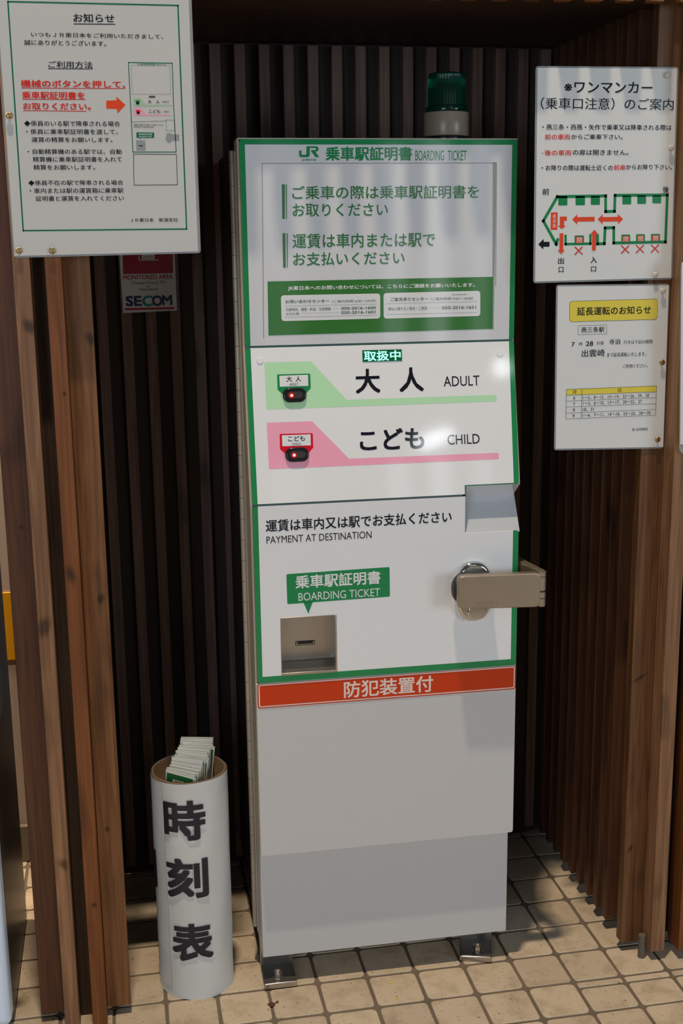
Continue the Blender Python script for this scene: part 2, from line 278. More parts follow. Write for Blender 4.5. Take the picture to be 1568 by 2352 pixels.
# lettering and graphics of the printed faces: (kind, layer, colour, weight or radius or width, text or points, box), metres
SPEC={'upper': [('p', 2, 'green', 0, [(-0.4018, 1.5985), (-0.3977, 1.5985), (-0.3978, 1.5928), (-0.3966, 1.5914), (-0.3906, 1.5914), (-0.3891, 1.5928), (-0.3888, 1.6056), (-0.3711, 1.6056), (-0.3685, 1.6042), (-0.3677, 1.6018), (-0.3684, 1.5985), (-0.3708, 1.5969), (-0.3734, 1.5967), (-0.3669, 1.5873), (-0.3733, 1.5873), (-0.3808, 1.5973), (-0.3808, 1.5993), (-0.3733, 1.5993), (-0.372, 1.6006), (-0.3724, 1.6022), (-0.3737, 1.6028), (-0.3831, 1.6028), (-0.3833, 1.5908), (-0.3847, 1.5885), (-0.3875, 1.5873), (-0.3988, 1.5873), (-0.4011, 1.5885), (-0.402, 1.5908)]),
('t', 2, 'green', 0.015, 'JR東日本', [-0.3972, 1.5805, -0.3717, 1.5849]),
('t', 2, 'green', 0.022, '乗車駅証明書', [-0.3555, 1.5814, -0.2011, 1.6051]),
('t', 2, 'green', 0, 'BOARDING', [-0.1955, 1.5815, -0.1434, 1.5989]),
('t', 2, 'green', 0, 'TICKET', [-0.1367, 1.5817, -0.102, 1.5987]),
('l', 1, 'grey', 0.0015, [(-0.4719, 1.278), (-0.4667, 1.5771), (-0.0469, 1.5773), (-0.045, 1.3623)]),
('p', 1, 'grey', 0, [(-0.0539, 1.5788), (-0.0467, 1.5777), (-0.0478, 1.2827), (-0.0503, 1.2828)]),
('p', 2, 'deep_green', 0, [(-0.4334, 1.542), (-0.4279, 1.5419), (-0.4293, 1.4835), (-0.4337, 1.4835)]),
('p', 2, 'deep_green', 0, [(-0.4262, 1.5419), (-0.4245, 1.5419), (-0.4258, 1.4834), (-0.4272, 1.4834)]),
('t', 2, 'deep_green', 0.008, 'ご乗車の際は乗車駅証明書を', [-0.4155, 1.5163, -0.0785, 1.5393]),
('t', 2, 'deep_green', 0.008, 'お取りください', [-0.4155, 1.487, -0.2451, 1.5091]),
('p', 2, 'deep_green', 0, [(-0.4339, 1.4593), (-0.4291, 1.4592), (-0.4294, 1.4001), (-0.4342, 1.4002)]),
('p', 2, 'deep_green', 0, [(-0.4267, 1.4592), (-0.425, 1.4592), (-0.426, 1.4), (-0.4273, 1.4001)]),
('t', 2, 'deep_green', 0.008, '運賃は車内または駅で', [-0.4166, 1.433, -0.1591, 1.458]),
('t', 2, 'deep_green', 0.008, 'お支払いください', [-0.4162, 1.4029, -0.2152, 1.4258]),
('p', 2, 'grass_green', 0, [(-0.4624, 1.3767), (-0.0504, 1.378), (-0.0501, 1.2841), (-0.4631, 1.2822)]),
('t', 3, 'white', 0.022, 'JR東日本へのお問い合わせについては、こちらにご連絡をお願いいたします。', [-0.4267, 1.3594, -0.0846, 1.3681]),
('p', 3, 'white', 0.006, [(-0.4396, 1.3522), (-0.26, 1.3521), (-0.2602, 1.3076), (-0.4392, 1.3069)]),
('p', 3, 'white', 0.006, [(-0.254, 1.3526), (-0.0742, 1.3534), (-0.0736, 1.3081), (-0.2538, 1.3072)]),
('t', 4, 'dark_grey_green', 0.014, 'お問い合わせセンター', [-0.4314, 1.3377, -0.3531, 1.3439]),
('t', 4, 'dark_grey_green', 0, '（ご案内時間 6:00～24:00）', [-0.3477, 1.3371, -0.2682, 1.3422]),
('l', 4, 'grey', 0.0006, [(-0.4329, 1.3332), (-0.2655, 1.3335)]),
('t', 4, 'dark_grey_green', 0.004, '列車時刻、運賃・料金、空席情報', [-0.4308, 1.3239, -0.3503, 1.3296]),
('t', 4, 'dark_grey_green', 0.012, '050-2016-1600', [-0.3313, 1.3246, -0.2683, 1.3296]),
('t', 4, 'dark_grey_green', 0.004, 'お忘れ物', [-0.4309, 1.317, -0.4076, 1.3218]),
('t', 4, 'dark_grey_green', 0.012, '050-2016-1601', [-0.3314, 1.317, -0.2689, 1.3222]),
('l', 4, 'grey', 0.0006, [(-0.4334, 1.3136), (-0.2663, 1.3138)]),
('l', 4, 'grey', 0.0004, [(-0.3461, 1.3267), (-0.3347, 1.3267)]),
('l', 4, 'grey', 0.0004, [(-0.4033, 1.32), (-0.3356, 1.3199)]),
('t', 4, 'dark_grey_green', 0.014, 'ご意見承りセンター', [-0.2411, 1.3376, -0.1717, 1.3442]),
('t', 4, 'dark_grey_green', 0, '（ご案内時間 9:00～18:00）', [-0.1674, 1.3376, -0.0872, 1.3431]),
('t', 4, 'dark_grey_green', 0, '※年末年始を除く', [-0.1275, 1.346, -0.0986, 1.3487]),
('l', 4, 'grey', 0.0006, [(-0.2488, 1.3339), (-0.0796, 1.3344)]),
('t', 4, 'dark_grey_green', 0.004, '弊社に関するご意見・ご要望', [-0.2453, 1.3212, -0.1737, 1.3271]),
('t', 4, 'dark_grey_green', 0.012, '050-2016-1651', [-0.1456, 1.3214, -0.0818, 1.327]),
('l', 4, 'grey', 0.0006, [(-0.2481, 1.3145), (-0.0802, 1.3147)]),
('l', 4, 'grey', 0.0004, [(-0.1717, 1.3243), (-0.1476, 1.3242)])], 'middle': [('p', 1, 'light_green', 0.003, [(-0.4728, 0.2527), (-0.388, 0.2524), (-0.3262, 0.1814), (-0.0457, 0.1812), (-0.0454, 0.1691), (-0.4724, 0.169)]),
('p', 1, 'pink', 0.003, [(-0.4728, 0.1454), (-0.391, 0.1452), (-0.3265, 0.075), (-0.046, 0.0744), (-0.045, 0.0625), (-0.4727, 0.0623)]),
('t', 2, 'ink', 0.02, '大', [-0.3089, 0.192, -0.2634, 0.236]),
('t', 2, 'ink', 0.02, '人', [-0.228, 0.192, -0.1826, 0.2363]),
('t', 2, 'ink', 0.0, 'ADULT', [-0.145, 0.1994, -0.0769, 0.2178]),
('t', 2, 'ink', 0.022, 'こども', [-0.3055, 0.0879, -0.1857, 0.1269]),
('t', 2, 'ink', 0.0, 'CHILD', [-0.1419, 0.0928, -0.081, 0.111]),
('p', 2, 'green', 0.002, [(-0.4505, 0.2308), (-0.3907, 0.2306), (-0.3908, 0.2045), (-0.3998, 0.1954), (-0.4422, 0.1956), (-0.4508, 0.2035)]),
('p', 3, 'white', 0, [(-0.4466, 0.2282), (-0.3948, 0.2285), (-0.3952, 0.2086), (-0.4465, 0.2087)]),
('t', 4, 'ink', 0.012, '大', [-0.4342, 0.217, -0.424, 0.2269]),
('t', 4, 'ink', 0.012, '人', [-0.4177, 0.217, -0.4079, 0.2267]),
('t', 4, 'ink', 0, 'ADULT', [-0.429, 0.2099, -0.413, 0.2146]),
('p', 2, 'badge_red', 0.002, [(-0.4507, 0.1246), (-0.3908, 0.1239), (-0.3909, 0.0977), (-0.3999, 0.0887), (-0.4424, 0.0892), (-0.4511, 0.0972)]),
('p', 3, 'white', 0, [(-0.4468, 0.1219), (-0.3949, 0.1218), (-0.3953, 0.1019), (-0.4467, 0.1024)]),
('t', 4, 'ink', 0.012, 'こども', [-0.4359, 0.1105, -0.4056, 0.1199]),
('t', 4, 'ink', 0, 'CHILD', [-0.4286, 0.1031, -0.4134, 0.1079])], 'lower': [('t', 2, 'ink', 0.014, '運賃は車内又は駅でお支払ください', [-0.4823, 0.9349, -0.1378, 0.957]),
('t', 2, 'ink', 0, 'PAYMENT AT DESTINATION', [-0.4817, 0.9133, -0.2886, 0.9267]),
('p', 1, 'green', 0.003, [(-0.447, 0.8543), (-0.2552, 0.8566), (-0.2546, 0.7998), (-0.4465, 0.7975)]),
('p', 1, 'green', 0, [(-0.4169, 0.7994), (-0.3991, 0.7994), (-0.408, 0.7766)]),
('t', 2, 'white', 0.02, '乗車駅証明書', [-0.4307, 0.8255, -0.2723, 0.8508]),
('t', 2, 'white', 0.0, 'BOARDING TICKET', [-0.4257, 0.8022, -0.2736, 0.8174])], 'strip': [('t', 2, 'pale_pink', 0.016, '防犯装置付', [-0.3433, 0.6063, -0.1713, 0.6393])], 'left_notice': [('t', 2, 'ink', 0.012, 'お知らせ', [-0.7701, 1.7852, -0.7066, 1.7981]),
('l', 1, 'ink', 0.0012, [(-0.7702, 1.7825), (-0.7057, 1.7832)]),
('t', 2, 'ink', 0.008, 'いつもＪＲ東日本をご利用いただきまして、', [-0.8363, 1.7623, -0.6314, 1.7694]),
('t', 2, 'ink', 0.008, '誠にありがとうございます。', [-0.8477, 1.75, -0.7214, 1.758]),
('t', 2, 'ink', 0.008, '◆係員のいる駅で降車される場合', [-0.8558, 1.6282, -0.7059, 1.6366]),
('t', 2, 'ink', 0.008, '・係員に乗車駅証明書を渡して、', [-0.8534, 1.616, -0.7099, 1.6241]),
('t', 2, 'ink', 0.008, '運賃の精算をお願いします。', [-0.846, 1.6039, -0.7193, 1.6117]),
('t', 2, 'ink', 0.008, '・自動精算機のある駅では、自動', [-0.8533, 1.5855, -0.7053, 1.5934]),
('t', 2, 'ink', 0.008, '精算機に乗車駅証明書を入れて', [-0.8459, 1.5735, -0.7059, 1.5816]),
('t', 2, 'ink', 0.008, '精算をお願いします。', [-0.8456, 1.5613, -0.7491, 1.5692]),
('t', 2, 'ink', 0.01, 'ご利用方法', [-0.8127, 1.7164, -0.7443, 1.7268]),
('l', 1, 'ink', 0.0011, [(-0.8138, 1.7153), (-0.7443, 1.7157)]),
('t', 2, 'red', 0.022, '機械のボタンを押して、', [-0.8568, 1.6871, -0.6942, 1.6983]),
('t', 2, 'red', 0.022, '乗車駅証明書を', [-0.8562, 1.6699, -0.759, 1.6808]),
('t', 2, 'red', 0.022, 'お取りください。', [-0.8557, 1.6532, -0.7506, 1.6637]),
('l', 1, 'red', 0.0011, [(-0.8568, 1.6859), (-0.6958, 1.6866)]),
('l', 1, 'red', 0.0011, [(-0.8563, 1.669), (-0.7584, 1.6694)]),
('l', 1, 'red', 0.0011, [(-0.8557, 1.6518), (-0.7579, 1.6516)]),
('p', 1, 'orange_red', 0, [(-0.7258, 1.668), (-0.7094, 1.6687), (-0.7095, 1.6745), (-0.6959, 1.6614), (-0.7093, 1.6484), (-0.7096, 1.6554), (-0.7265, 1.6557)]),
('t', 2, 'ink', 0.008, '◆係員不在の駅で降車される場合', [-0.8554, 1.5371, -0.7055, 1.5452]),
('t', 2, 'ink', 0.008, '・車内または駅の運賃箱に乗車駅', [-0.854, 1.5249, -0.7057, 1.5331]),
('t', 2, 'ink', 0.008, '証明書と運賃を入れてください', [-0.8455, 1.5127, -0.7056, 1.5207]),
('t', 2, 'ink', 0.008, 'ＪＲ東日本\u3000新潟支社', [-0.6968, 1.4787, -0.6195, 1.4849]),
('l', 1, 'teal', 0.0022, [(-0.8682, 1.8133), (-0.606, 1.8133), (-0.606, 1.4668), (-0.8682, 1.4668), (-0.8682, 1.8133)]),
('l', 1, 'teal', 0.0013, [(-0.6879, 1.7263), (-0.6187, 1.7262), (-0.6192, 1.6614), (-0.6181, 1.5891), (-0.6876, 1.589), (-0.6879, 1.7263)]),
('l', 1, 'grey', 0.0006, [(-0.6837, 1.7222), (-0.6228, 1.7225), (-0.6233, 1.6788), (-0.6841, 1.6783), (-0.6837, 1.7222)]),
('t', 2, 'green', 0.01, 'JR 乗車駅証明書', [-0.6739, 1.7219, -0.646, 1.7253]),
('t', 2, 'green', 0, 'BOARDING TICKET', [-0.6449, 1.7227, -0.6288, 1.7248]),
('p', 1, 'grey_dark', 0, [(-0.658, 1.676), (-0.6481, 1.6761), (-0.648, 1.6729), (-0.6579, 1.6728)]),
('p', 1, 'light_green_print', 0, [(-0.6833, 1.6719), (-0.6719, 1.6722), (-0.6635, 1.6621), (-0.6225, 1.6624), (-0.6225, 1.6607), (-0.6828, 1.6594)]),
('p', 1, 'pink', 0, [(-0.6836, 1.6566), (-0.6721, 1.6571), (-0.6631, 1.6476), (-0.6231, 1.6474), (-0.6232, 1.6457), (-0.6831, 1.6455)]),
('p', 2, 'green', 0, [(-0.6802, 1.669), (-0.6727, 1.669), (-0.6737, 1.6652), (-0.6788, 1.6652)]),
('p', 3, 'ink', 0, [(-0.6788, 1.6662), (-0.6737, 1.6663), (-0.6739, 1.6627), (-0.6789, 1.6626)]),
('p', 2, 'red', 0, [(-0.68, 1.6539), (-0.6725, 1.6539), (-0.6736, 1.6503), (-0.6786, 1.6503)]),
('p', 3, 'ink', 0, [(-0.6786, 1.6513), (-0.6737, 1.6514), (-0.6739, 1.6479), (-0.6788, 1.6479)]),
('t', 2, 'ink', 0.01, '大\u3000人', [-0.6601, 1.6641, -0.6413, 1.6694]),
('t', 2, 'ink', 0, 'ADULT', [-0.6368, 1.6654, -0.6263, 1.6682]),
('t', 2, 'ink', 0.01, 'こども', [-0.6592, 1.6493, -0.6408, 1.6546]),
('t', 2, 'ink', 0, 'CHILD', [-0.6359, 1.6504, -0.627, 1.6531]),
('l', 1, 'teal', 0.0006, [(-0.688, 1.6357), (-0.6313, 1.6373)]),
('l', 1, 'grey', 0.0008, [(-0.6324, 1.6388), (-0.619, 1.6388), (-0.6185, 1.6227), (-0.6324, 1.6226), (-0.6324, 1.6388)]),
('t', 2, 'ink', 0, '運賃は車内又は駅でお支払ください', [-0.6839, 1.6295, -0.6361, 1.6325]),
('t', 2, 'ink', 0, 'PAYMENT AT DESTINATION', [-0.684, 1.6266, -0.6529, 1.6287]),
('p', 1, 'teal', 0, [(-0.6806, 1.6196), (-0.6522, 1.6193), (-0.6525, 1.6109), (-0.6743, 1.6108), (-0.6749, 1.6083), (-0.6759, 1.6108), (-0.6808, 1.611)]),
('t', 2, 'white', 0, '乗車駅証明書', [-0.6772, 1.6151, -0.6555, 1.6181]),
('t', 2, 'white', 0, 'BOARDING TICKET', [-0.6769, 1.6118, -0.6561, 1.614]),
('p', 1, 'grey', 0, [(-0.6816, 1.6074), (-0.667, 1.607), (-0.6673, 1.5912), (-0.6819, 1.5914)]),
('l', 2, 'ink', 0.0014, [(-0.6771, 1.5988), (-0.6716, 1.5986)]),
('p', 1, 'grey', 0, [(-0.6322, 1.6179), (-0.6265, 1.6188), (-0.6237, 1.6166), (-0.6121, 1.6167), (-0.6125, 1.6069), (-0.6246, 1.6065), (-0.6265, 1.6036), (-0.631, 1.6036), (-0.6344, 1.6086)]),
('l', 1, 'ink', 0.0009, [(-0.6875, 1.5858), (-0.6179, 1.5854)]),
('l', 1, 'ink', 0.0009, [(-0.6866, 1.5858), (-0.6881, 1.5554), (-0.6879, 1.5371), (-0.618, 1.5375), (-0.6179, 1.5854)])], 'train_notice': [('t', 2, 'ink', 0.012, '※ワンマンカー', [0.0605, 1.6925, 0.2243, 1.7118]),
('t', 2, 'ink', 0.004, '（乗車口注意）のご案内', [0.0181, 1.6645, 0.2655, 1.6847]),
('t', 2, 'ink', 0.01, '・燕三条・西燕・矢作で乗車又は降車される際は', [0.0219, 1.6304, 0.2635, 1.6399]),
('t', 2, 'red', 0.012, '前の車両', [0.0269, 1.6136, 0.0736, 1.6232]),
('t', 2, 'ink', 0.01, 'からご乗車下さい。', [0.0756, 1.6144, 0.1713, 1.6233]),
('t', 2, 'ink', 0.01, '・', [0.0225, 1.5899, 0.0241, 1.5917]),
('t', 2, 'red', 0.012, '後の車両', [0.0269, 1.5868, 0.0764, 1.5966]),
('t', 2, 'ink', 0.01, 'の扉は開きません。', [0.079, 1.5876, 0.1835, 1.5973]),
('t', 2, 'ink', 0.01, '・お降りの際は運転士近くの', [0.0222, 1.5614, 0.155, 1.5709]),
('t', 2, 'red', 0.012, '前扉', [0.1571, 1.5621, 0.1789, 1.5714]),
('t', 2, 'ink', 0.01, 'からお降り下さい。', [0.1801, 1.5627, 0.268, 1.572]),
('t', 2, 'ink', 0.012, '前', [0.0246, 1.5199, 0.0372, 1.531]),
('t', 2, 'ink', 0.012, '後', [0.2519, 1.5225, 0.2637, 1.5338]),
('l', 1, 'green', 0.0052, [(0.0554, 1.4423), (0.0529, 1.4344), (0.0277, 1.4753), (0.0527, 1.5169), (0.1434, 1.5178), (0.1444, 1.4906), (0.1612, 1.4909), (0.1612, 1.5186), (0.2612, 1.5189), (0.2617, 1.4361), (0.1619, 1.4354), (0.1609, 1.4623), (0.1444, 1.462), (0.144, 1.4344), (0.1311, 1.4342), (0.1306, 1.4486)]),
('l', 1, 'green', 0.0045, [(0.07, 1.4487), (0.0704, 1.4345), (0.1173, 1.4347), (0.1168, 1.4491)]),
('p', 1, 'green', 0.002, [(0.0543, 1.5178), (0.0714, 1.5178), (0.0719, 1.5016), (0.0548, 1.5017)]),
('p', 1, 'green', 0.002, [(0.0866, 1.5177), (0.1044, 1.5176), (0.1049, 1.5018), (0.0871, 1.5019)]),
('p', 1, 'green', 0.002, [(0.1153, 1.5175), (0.1326, 1.5174), (0.1332, 1.5023), (0.1159, 1.5024)]),
('p', 1, 'green', 0.002, [(0.1751, 1.5182), (0.192, 1.5181), (0.1926, 1.5027), (0.1757, 1.5028)]),
('p', 1, 'green', 0.002, [(0.2035, 1.5184), (0.2204, 1.5183), (0.2211, 1.5033), (0.2041, 1.5034)]),
('p', 1, 'green', 0.002, [(0.2324, 1.5183), (0.2494, 1.5182), (0.25, 1.5042), (0.233, 1.5043)]),
('p', 2, 'green', 0.002, [(0.087, 1.4494), (0.1046, 1.4492), (0.1051, 1.4341), (0.0875, 1.4343)]),
('p', 3, 'orange_red', 0, [(0.0896, 1.4468), (0.1022, 1.4466), (0.1025, 1.4361), (0.0899, 1.4362)]),
('t', 4, 'white', 0.0, '閉', [0.0915, 1.4365, 0.1009, 1.4456]),
('l', 1, 'red_x', 0.0023, [(0.0881, 1.4294), (0.1032, 1.4156)]),
('l', 2, 'red_x', 0.0023, [(0.1027, 1.4296), (0.0881, 1.4154)]),
('p', 2, 'green', 0.002, [(0.1758, 1.45), (0.1927, 1.4498), (0.1933, 1.4354), (0.1763, 1.4356)]),
('p', 3, 'orange_red', 0, [(0.1783, 1.4473), (0.1903, 1.4472), (0.1908, 1.4373), (0.1787, 1.4374)]),
('t', 4, 'white', 0.0, '閉', [0.1804, 1.4377, 0.1891, 1.4461]),
('l', 1, 'red_x', 0.0023, [(0.1765, 1.4306), (0.192, 1.4167)]),
('l', 2, 'red_x', 0.0023, [(0.1914, 1.4308), (0.1767, 1.4165)]),
('p', 2, 'green', 0.002, [(0.2041, 1.4505), (0.2211, 1.4503), (0.2218, 1.4358), (0.2047, 1.436)]),
('p', 3, 'orange_red', 0, [(0.2067, 1.4478), (0.2187, 1.4476), (0.2192, 1.4377), (0.2071, 1.4379)]),
('t', 4, 'white', 0.0, '閉', [0.2088, 1.4382, 0.2175, 1.4466]),
('l', 1, 'red_x', 0.0023, [(0.2049, 1.431), (0.2205, 1.4171)]),
('l', 2, 'red_x', 0.0023, [(0.2199, 1.4312), (0.2051, 1.4169)]),
('p', 2, 'green', 0.002, [(0.2328, 1.4507), (0.2501, 1.4505), (0.2508, 1.4362), (0.2334, 1.4364)]),
('p', 3, 'orange_red', 0, [(0.2354, 1.448), (0.2477, 1.4479), (0.2482, 1.4382), (0.2358, 1.4383)]),
('t', 4, 'white', 0.0, '閉', [0.2375, 1.4386, 0.2465, 1.4468]),
('l', 1, 'red_x', 0.0023, [(0.2337, 1.4314), (0.2494, 1.4175)]),
('l', 2, 'red_x', 0.0023, [(0.2488, 1.4316), (0.234, 1.4173)]),
('p', 1, 'orange_red', 0, [(0.0414, 1.4897), (0.0541, 1.49), (0.0543, 1.4595), (0.0414, 1.4597)]),
('t', 3, 'white', 0, '運', [0.0447, 1.4793, 0.0507, 1.486]),
('t', 3, 'white', 0, '賃', [0.0449, 1.4711, 0.0509, 1.4778]),
('t', 3, 'white', 0, '箱', [0.0451, 1.4632, 0.0512, 1.47]),
('p', 1, 'orange_red', 0, [(0.0817, 1.4773), (0.0906, 1.486), (0.0911, 1.4813), (0.1239, 1.4816), (0.1242, 1.4735), (0.0914, 1.4734), (0.0915, 1.4682)]),
('p', 1, 'orange_red', 0, [(0.1296, 1.4772), (0.1389, 1.4856), (0.139, 1.4809), (0.1677, 1.4811), (0.1676, 1.4858), (0.1782, 1.4772), (0.1689, 1.4684), (0.1687, 1.4731), (0.1393, 1.473), (0.1395, 1.4681)]),
('p', 1, 'orange_red', 0, [(0.0583, 1.4825), (0.0714, 1.4824), (0.0717, 1.4749), (0.0666, 1.475), (0.0668, 1.4665), (0.0703, 1.4665), (0.0626, 1.4606), (0.0547, 1.4666), (0.0587, 1.4666)]),
('p', 3, 'orange_red', 0, [(0.0585, 1.4535), (0.0658, 1.4534), (0.066, 1.4242), (0.0697, 1.4242), (0.0624, 1.4173), (0.0552, 1.4244), (0.0589, 1.4243)]),
('p', 3, 'orange_red', 0, [(0.1206, 1.4226), (0.1278, 1.4225), (0.1278, 1.4518), (0.1315, 1.4518), (0.1241, 1.459), (0.1168, 1.4514), (0.12, 1.4513)]),
('p', 1, 'ink', 0, [(0.0192, 1.4348), (0.029, 1.4441), (0.0292, 1.4388), (0.0403, 1.439), (0.0401, 1.4302), (0.0288, 1.4303), (0.0289, 1.4256)]),
('t', 2, 'ink', 0.015, '出', [0.0569, 1.3997, 0.0681, 1.411]),
('t', 2, 'ink', 0.015, '口', [0.0584, 1.3848, 0.0677, 1.3943]),
('t', 2, 'ink', 0.015, '入', [0.1185, 1.4006, 0.1308, 1.4115]),
('t', 2, 'ink', 0.015, '口', [0.12, 1.385, 0.1297, 1.3943])], 'date_notice': [('p', 1, 'ink', 0.006, [(0.0807, 1.3334), (0.2513, 1.3344), (0.2525, 1.2966), (0.0818, 1.2961)]),
('p', 2, 'yellow', 0.0055, [(0.0813, 1.3328), (0.2507, 1.3337), (0.2518, 1.2972), (0.0824, 1.2967)]),
('t', 3, 'ink', 0.012, '延長運転のお知らせ', [0.0955, 1.3072, 0.2388, 1.3221]),
('l', 1, 'grey_dark', 0.0006, [(0.0992, 1.2889), (0.1539, 1.289), (0.1541, 1.2727), (0.0993, 1.2727), (0.0992, 1.2889)]),
('t', 2, 'ink', 0.008, '燕三条駅', [0.1048, 1.2761, 0.1497, 1.2861]),
('t', 2, 'ink', 0.01, '7', [0.0869, 1.2517, 0.0931, 1.2595]),
('t', 2, 'ink', 0, '時', [0.1014, 1.2528, 0.1082, 1.259]),
('t', 2, 'ink', 0.01, '28', [0.1145, 1.2516, 0.1287, 1.2602]),
('t', 2, 'ink', 0, '分発', [0.1353, 1.253, 0.1493, 1.2599]),
('t', 2, 'ink', 0.008, '寺泊', [0.1598, 1.2533, 0.1814, 1.263]),
('t', 2, 'ink', 0.004, '行きは下記の期間', [0.1878, 1.2531, 0.2445, 1.2602]),
('t', 2, 'ink', 0.008, '出雲崎', [0.1072, 1.2318, 0.1514, 1.2452]),
('t', 2, 'ink', 0.004, 'まで延長運転いたします。', [0.1564, 1.2303, 0.2332, 1.2382]),
('t', 2, 'ink', 0.004, 'ご利用ください。', [0.1885, 1.209, 0.2373, 1.2163]),
('t', 2, 'ink', 0, '6', [0.0933, 1.1542, 0.0973, 1.1598]),
('t', 2, 'ink', 0, '1～5、8～12、15～19、22～26、29、30', [0.112, 1.1535, 0.2424, 1.1597]),
('t', 2, 'ink', 0, '7', [0.0935, 1.1432, 0.0972, 1.1488]),
('t', 2, 'ink', 0, '1～3、6～10、13～17、20～22、27', [0.1124, 1.1428, 0.2285, 1.1492]),
('t', 2, 'ink', 0, '8', [0.0932, 1.1322, 0.0972, 1.1376]),
('t', 2, 'ink', 0, '18、31', [0.1123, 1.1318, 0.1343, 1.1378]),
('t', 2, 'ink', 0, '9', [0.0929, 1.1212, 0.0969, 1.1266]),
('t', 2, 'ink', 0, '1～4、7～11、14～18、23～25、28～30', [0.1123, 1.1206, 0.2467, 1.1269]),
('t', 2, 'ink', 0, '燕三条管理駅長', [0.2114, 1.0907, 0.2426, 1.0962]),
('p', 1, 'yellow', 0, [(0.0798, 1.1733), (0.2565, 1.174), (0.2565, 1.163), (0.0799, 1.1626)]),
('l', 2, 'ink', 0.0006, [(0.0798, 1.1733), (0.2565, 1.174)]),
('l', 2, 'ink', 0.0006, [(0.0801, 1.1626), (0.2565, 1.163)]),
('l', 2, 'ink', 0.0006, [(0.0802, 1.1516), (0.2566, 1.1519)]),
('l', 2, 'ink', 0.0006, [(0.0801, 1.1406), (0.2567, 1.1407)]),
('l', 2, 'ink', 0.0006, [(0.08, 1.1294), (0.2568, 1.1298)]),
('l', 2, 'ink', 0.0006, [(0.0799, 1.1184), (0.2569, 1.1188)]),
('l', 2, 'ink', 0.0006, [(0.0798, 1.1733), (0.0799, 1.1184)]),
('l', 2, 'ink', 0.0006, [(0.2565, 1.174), (0.2569, 1.1188)]),
('l', 2, 'ink', 0.0006, [(0.1097, 1.1735), (0.1098, 1.1183)]),
('t', 3, 'ink', 0, '月', [0.0916, 1.1647, 0.0983, 1.1716]),
('t', 3, 'ink', 0, '日', [0.1803, 1.165, 0.1864, 1.1717])], 'camera_notice': [('p', 1, 'deep_red', 0, [(-0.7061, 1.4372), (-0.6021, 1.4359), (-0.6034, 1.3842), (-0.7077, 1.3839)]),
('l', 2, 'white_paper', 0.0022, [(-0.6692, 1.4296), (-0.673, 1.4231), (-0.6735, 1.4122), (-0.6342, 1.4123)]),
('p', 2, 'white_paper', 0, [(-0.6667, 1.4338), (-0.6399, 1.4335), (-0.6408, 1.4141), (-0.6676, 1.4144)]),
('l', 3, 'deep_red', 0.0012, [(-0.6645, 1.419), (-0.6432, 1.4187)]),
('t', 2, 'deep_red', 0.02, 'MONITORED AREA', [-0.7079, 1.3724, -0.6042, 1.3816]),
('t', 2, 'ink', 0.006, 'Closed Circuit TV', [-0.6911, 1.3625, -0.6207, 1.3688]),
('t', 2, 'ink', 0.006, 'in', [-0.6591, 1.3554, -0.653, 1.36]),
('t', 2, 'ink', 0.006, 'Operation', [-0.6751, 1.3477, -0.6373, 1.3547]),
('t', 2, 'navy', 0.035, 'SE', [-0.705, 1.317, -0.6716, 1.3386]),
('t', 2, 'navy', 0.03, 'O', [-0.6499, 1.3162, -0.6285, 1.3388]),
('t', 3, 'teal2', 0.03, 'C', [-0.6708, 1.3159, -0.6475, 1.3388]),
('t', 3, 'navy', 0.03, 'M', [-0.6291, 1.318, -0.6074, 1.3389]),
('p', 1, 'deep_red', 0, [(-0.7072, 1.3133), (-0.6038, 1.3134), (-0.6039, 1.3091), (-0.7074, 1.3087)])]}

# ------------------------------------------------------------------ the setting
M_GROUT = pmat('grout', (0.19, 0.145, 0.10), 0.8, bump=(90, 0.3, 3, 0.003), var=0.3)
fl = MB()
fl.box(-4, 4, -6.5, 1.6, -0.05, -0.0022, M_GROUT)
TM = tile_mat()
def tile(x0, x1, y0, y1, r=0.012):
    g = 0.0034; p = [(x0 + g, y0 + g), (x1 - g, y0 + g), (x1 - g, y1 - g), (x0 + g, y1 - g)]
    jig = lambda: random.uniform(-0.0006, 0.0006)
    p = [(a + jig(), b + jig()) for a, b in p]
    r = min(r, 0.4 * (y1 - y0 - 2 * g)) * random.uniform(0.7, 1.1)
    q = rounded(p, r, 4); inner = rounded([(a + (0.0012 if k in (0, 3) else -0.0012), b + (0.0012 if k in (0, 1) else -0.0012)) for k, (a, b) in enumerate(p)], r, 4)
    dz = random.uniform(-0.0004, 0.0004)
    va = [fl.bm.verts.new((a, b, -0.003)) for a, b in q]; vb = [fl.bm.verts.new((a, b, -0.0007 + dz)) for a, b in q]; vc = [fl.bm.verts.new((a, b, dz)) for a, b in inner]
    i = fl.mi(TM)
    for A, B in ((va, vb), (vb, vc)):
        for k in range(len(A)):
            f = fl.bm.faces.new([A[k], A[(k + 1) % len(A)], B[(k + 1) % len(A)], B[k]]); f.material_index = i; f.smooth = A is vb
    fl.bm.faces.new(vc).material_index = i
for i in range(-26, 14):
    for j in range(-24, 7):
        x0, y0 = i * 0.1, j * 0.1
        if i >= 1 and j == -2:
            tile(x0, x0 + 0.1, y0, y0 + 0.079); tile(x0, x0 + 0.1, y0 + 0.078, y0 + 0.1, 0.004)
        else: tile(x0, x0 + 0.1, y0, y0 + 0.1)
M_CHIP = pmat('red_brown_chip', (0.10, 0.035, 0.02), 0.8); M_YEL = pmat('yellow_speck', (0.75, 0.55, 0.02), 0.6)
def speck(x, y, r, m, n=9, k=0.35):
    vs = [fl.bm.verts.new((x + r * random.uniform(1 - k, 1 + k) * math.cos(2 * math.pi * q / n), y + r * random.uniform(1 - k, 1 + k) * math.sin(2 * math.pi * q / n), 0.0009)) for q in range(n)]
    f = fl.bm.faces.new(vs); f.material_index = fl.mi(m)
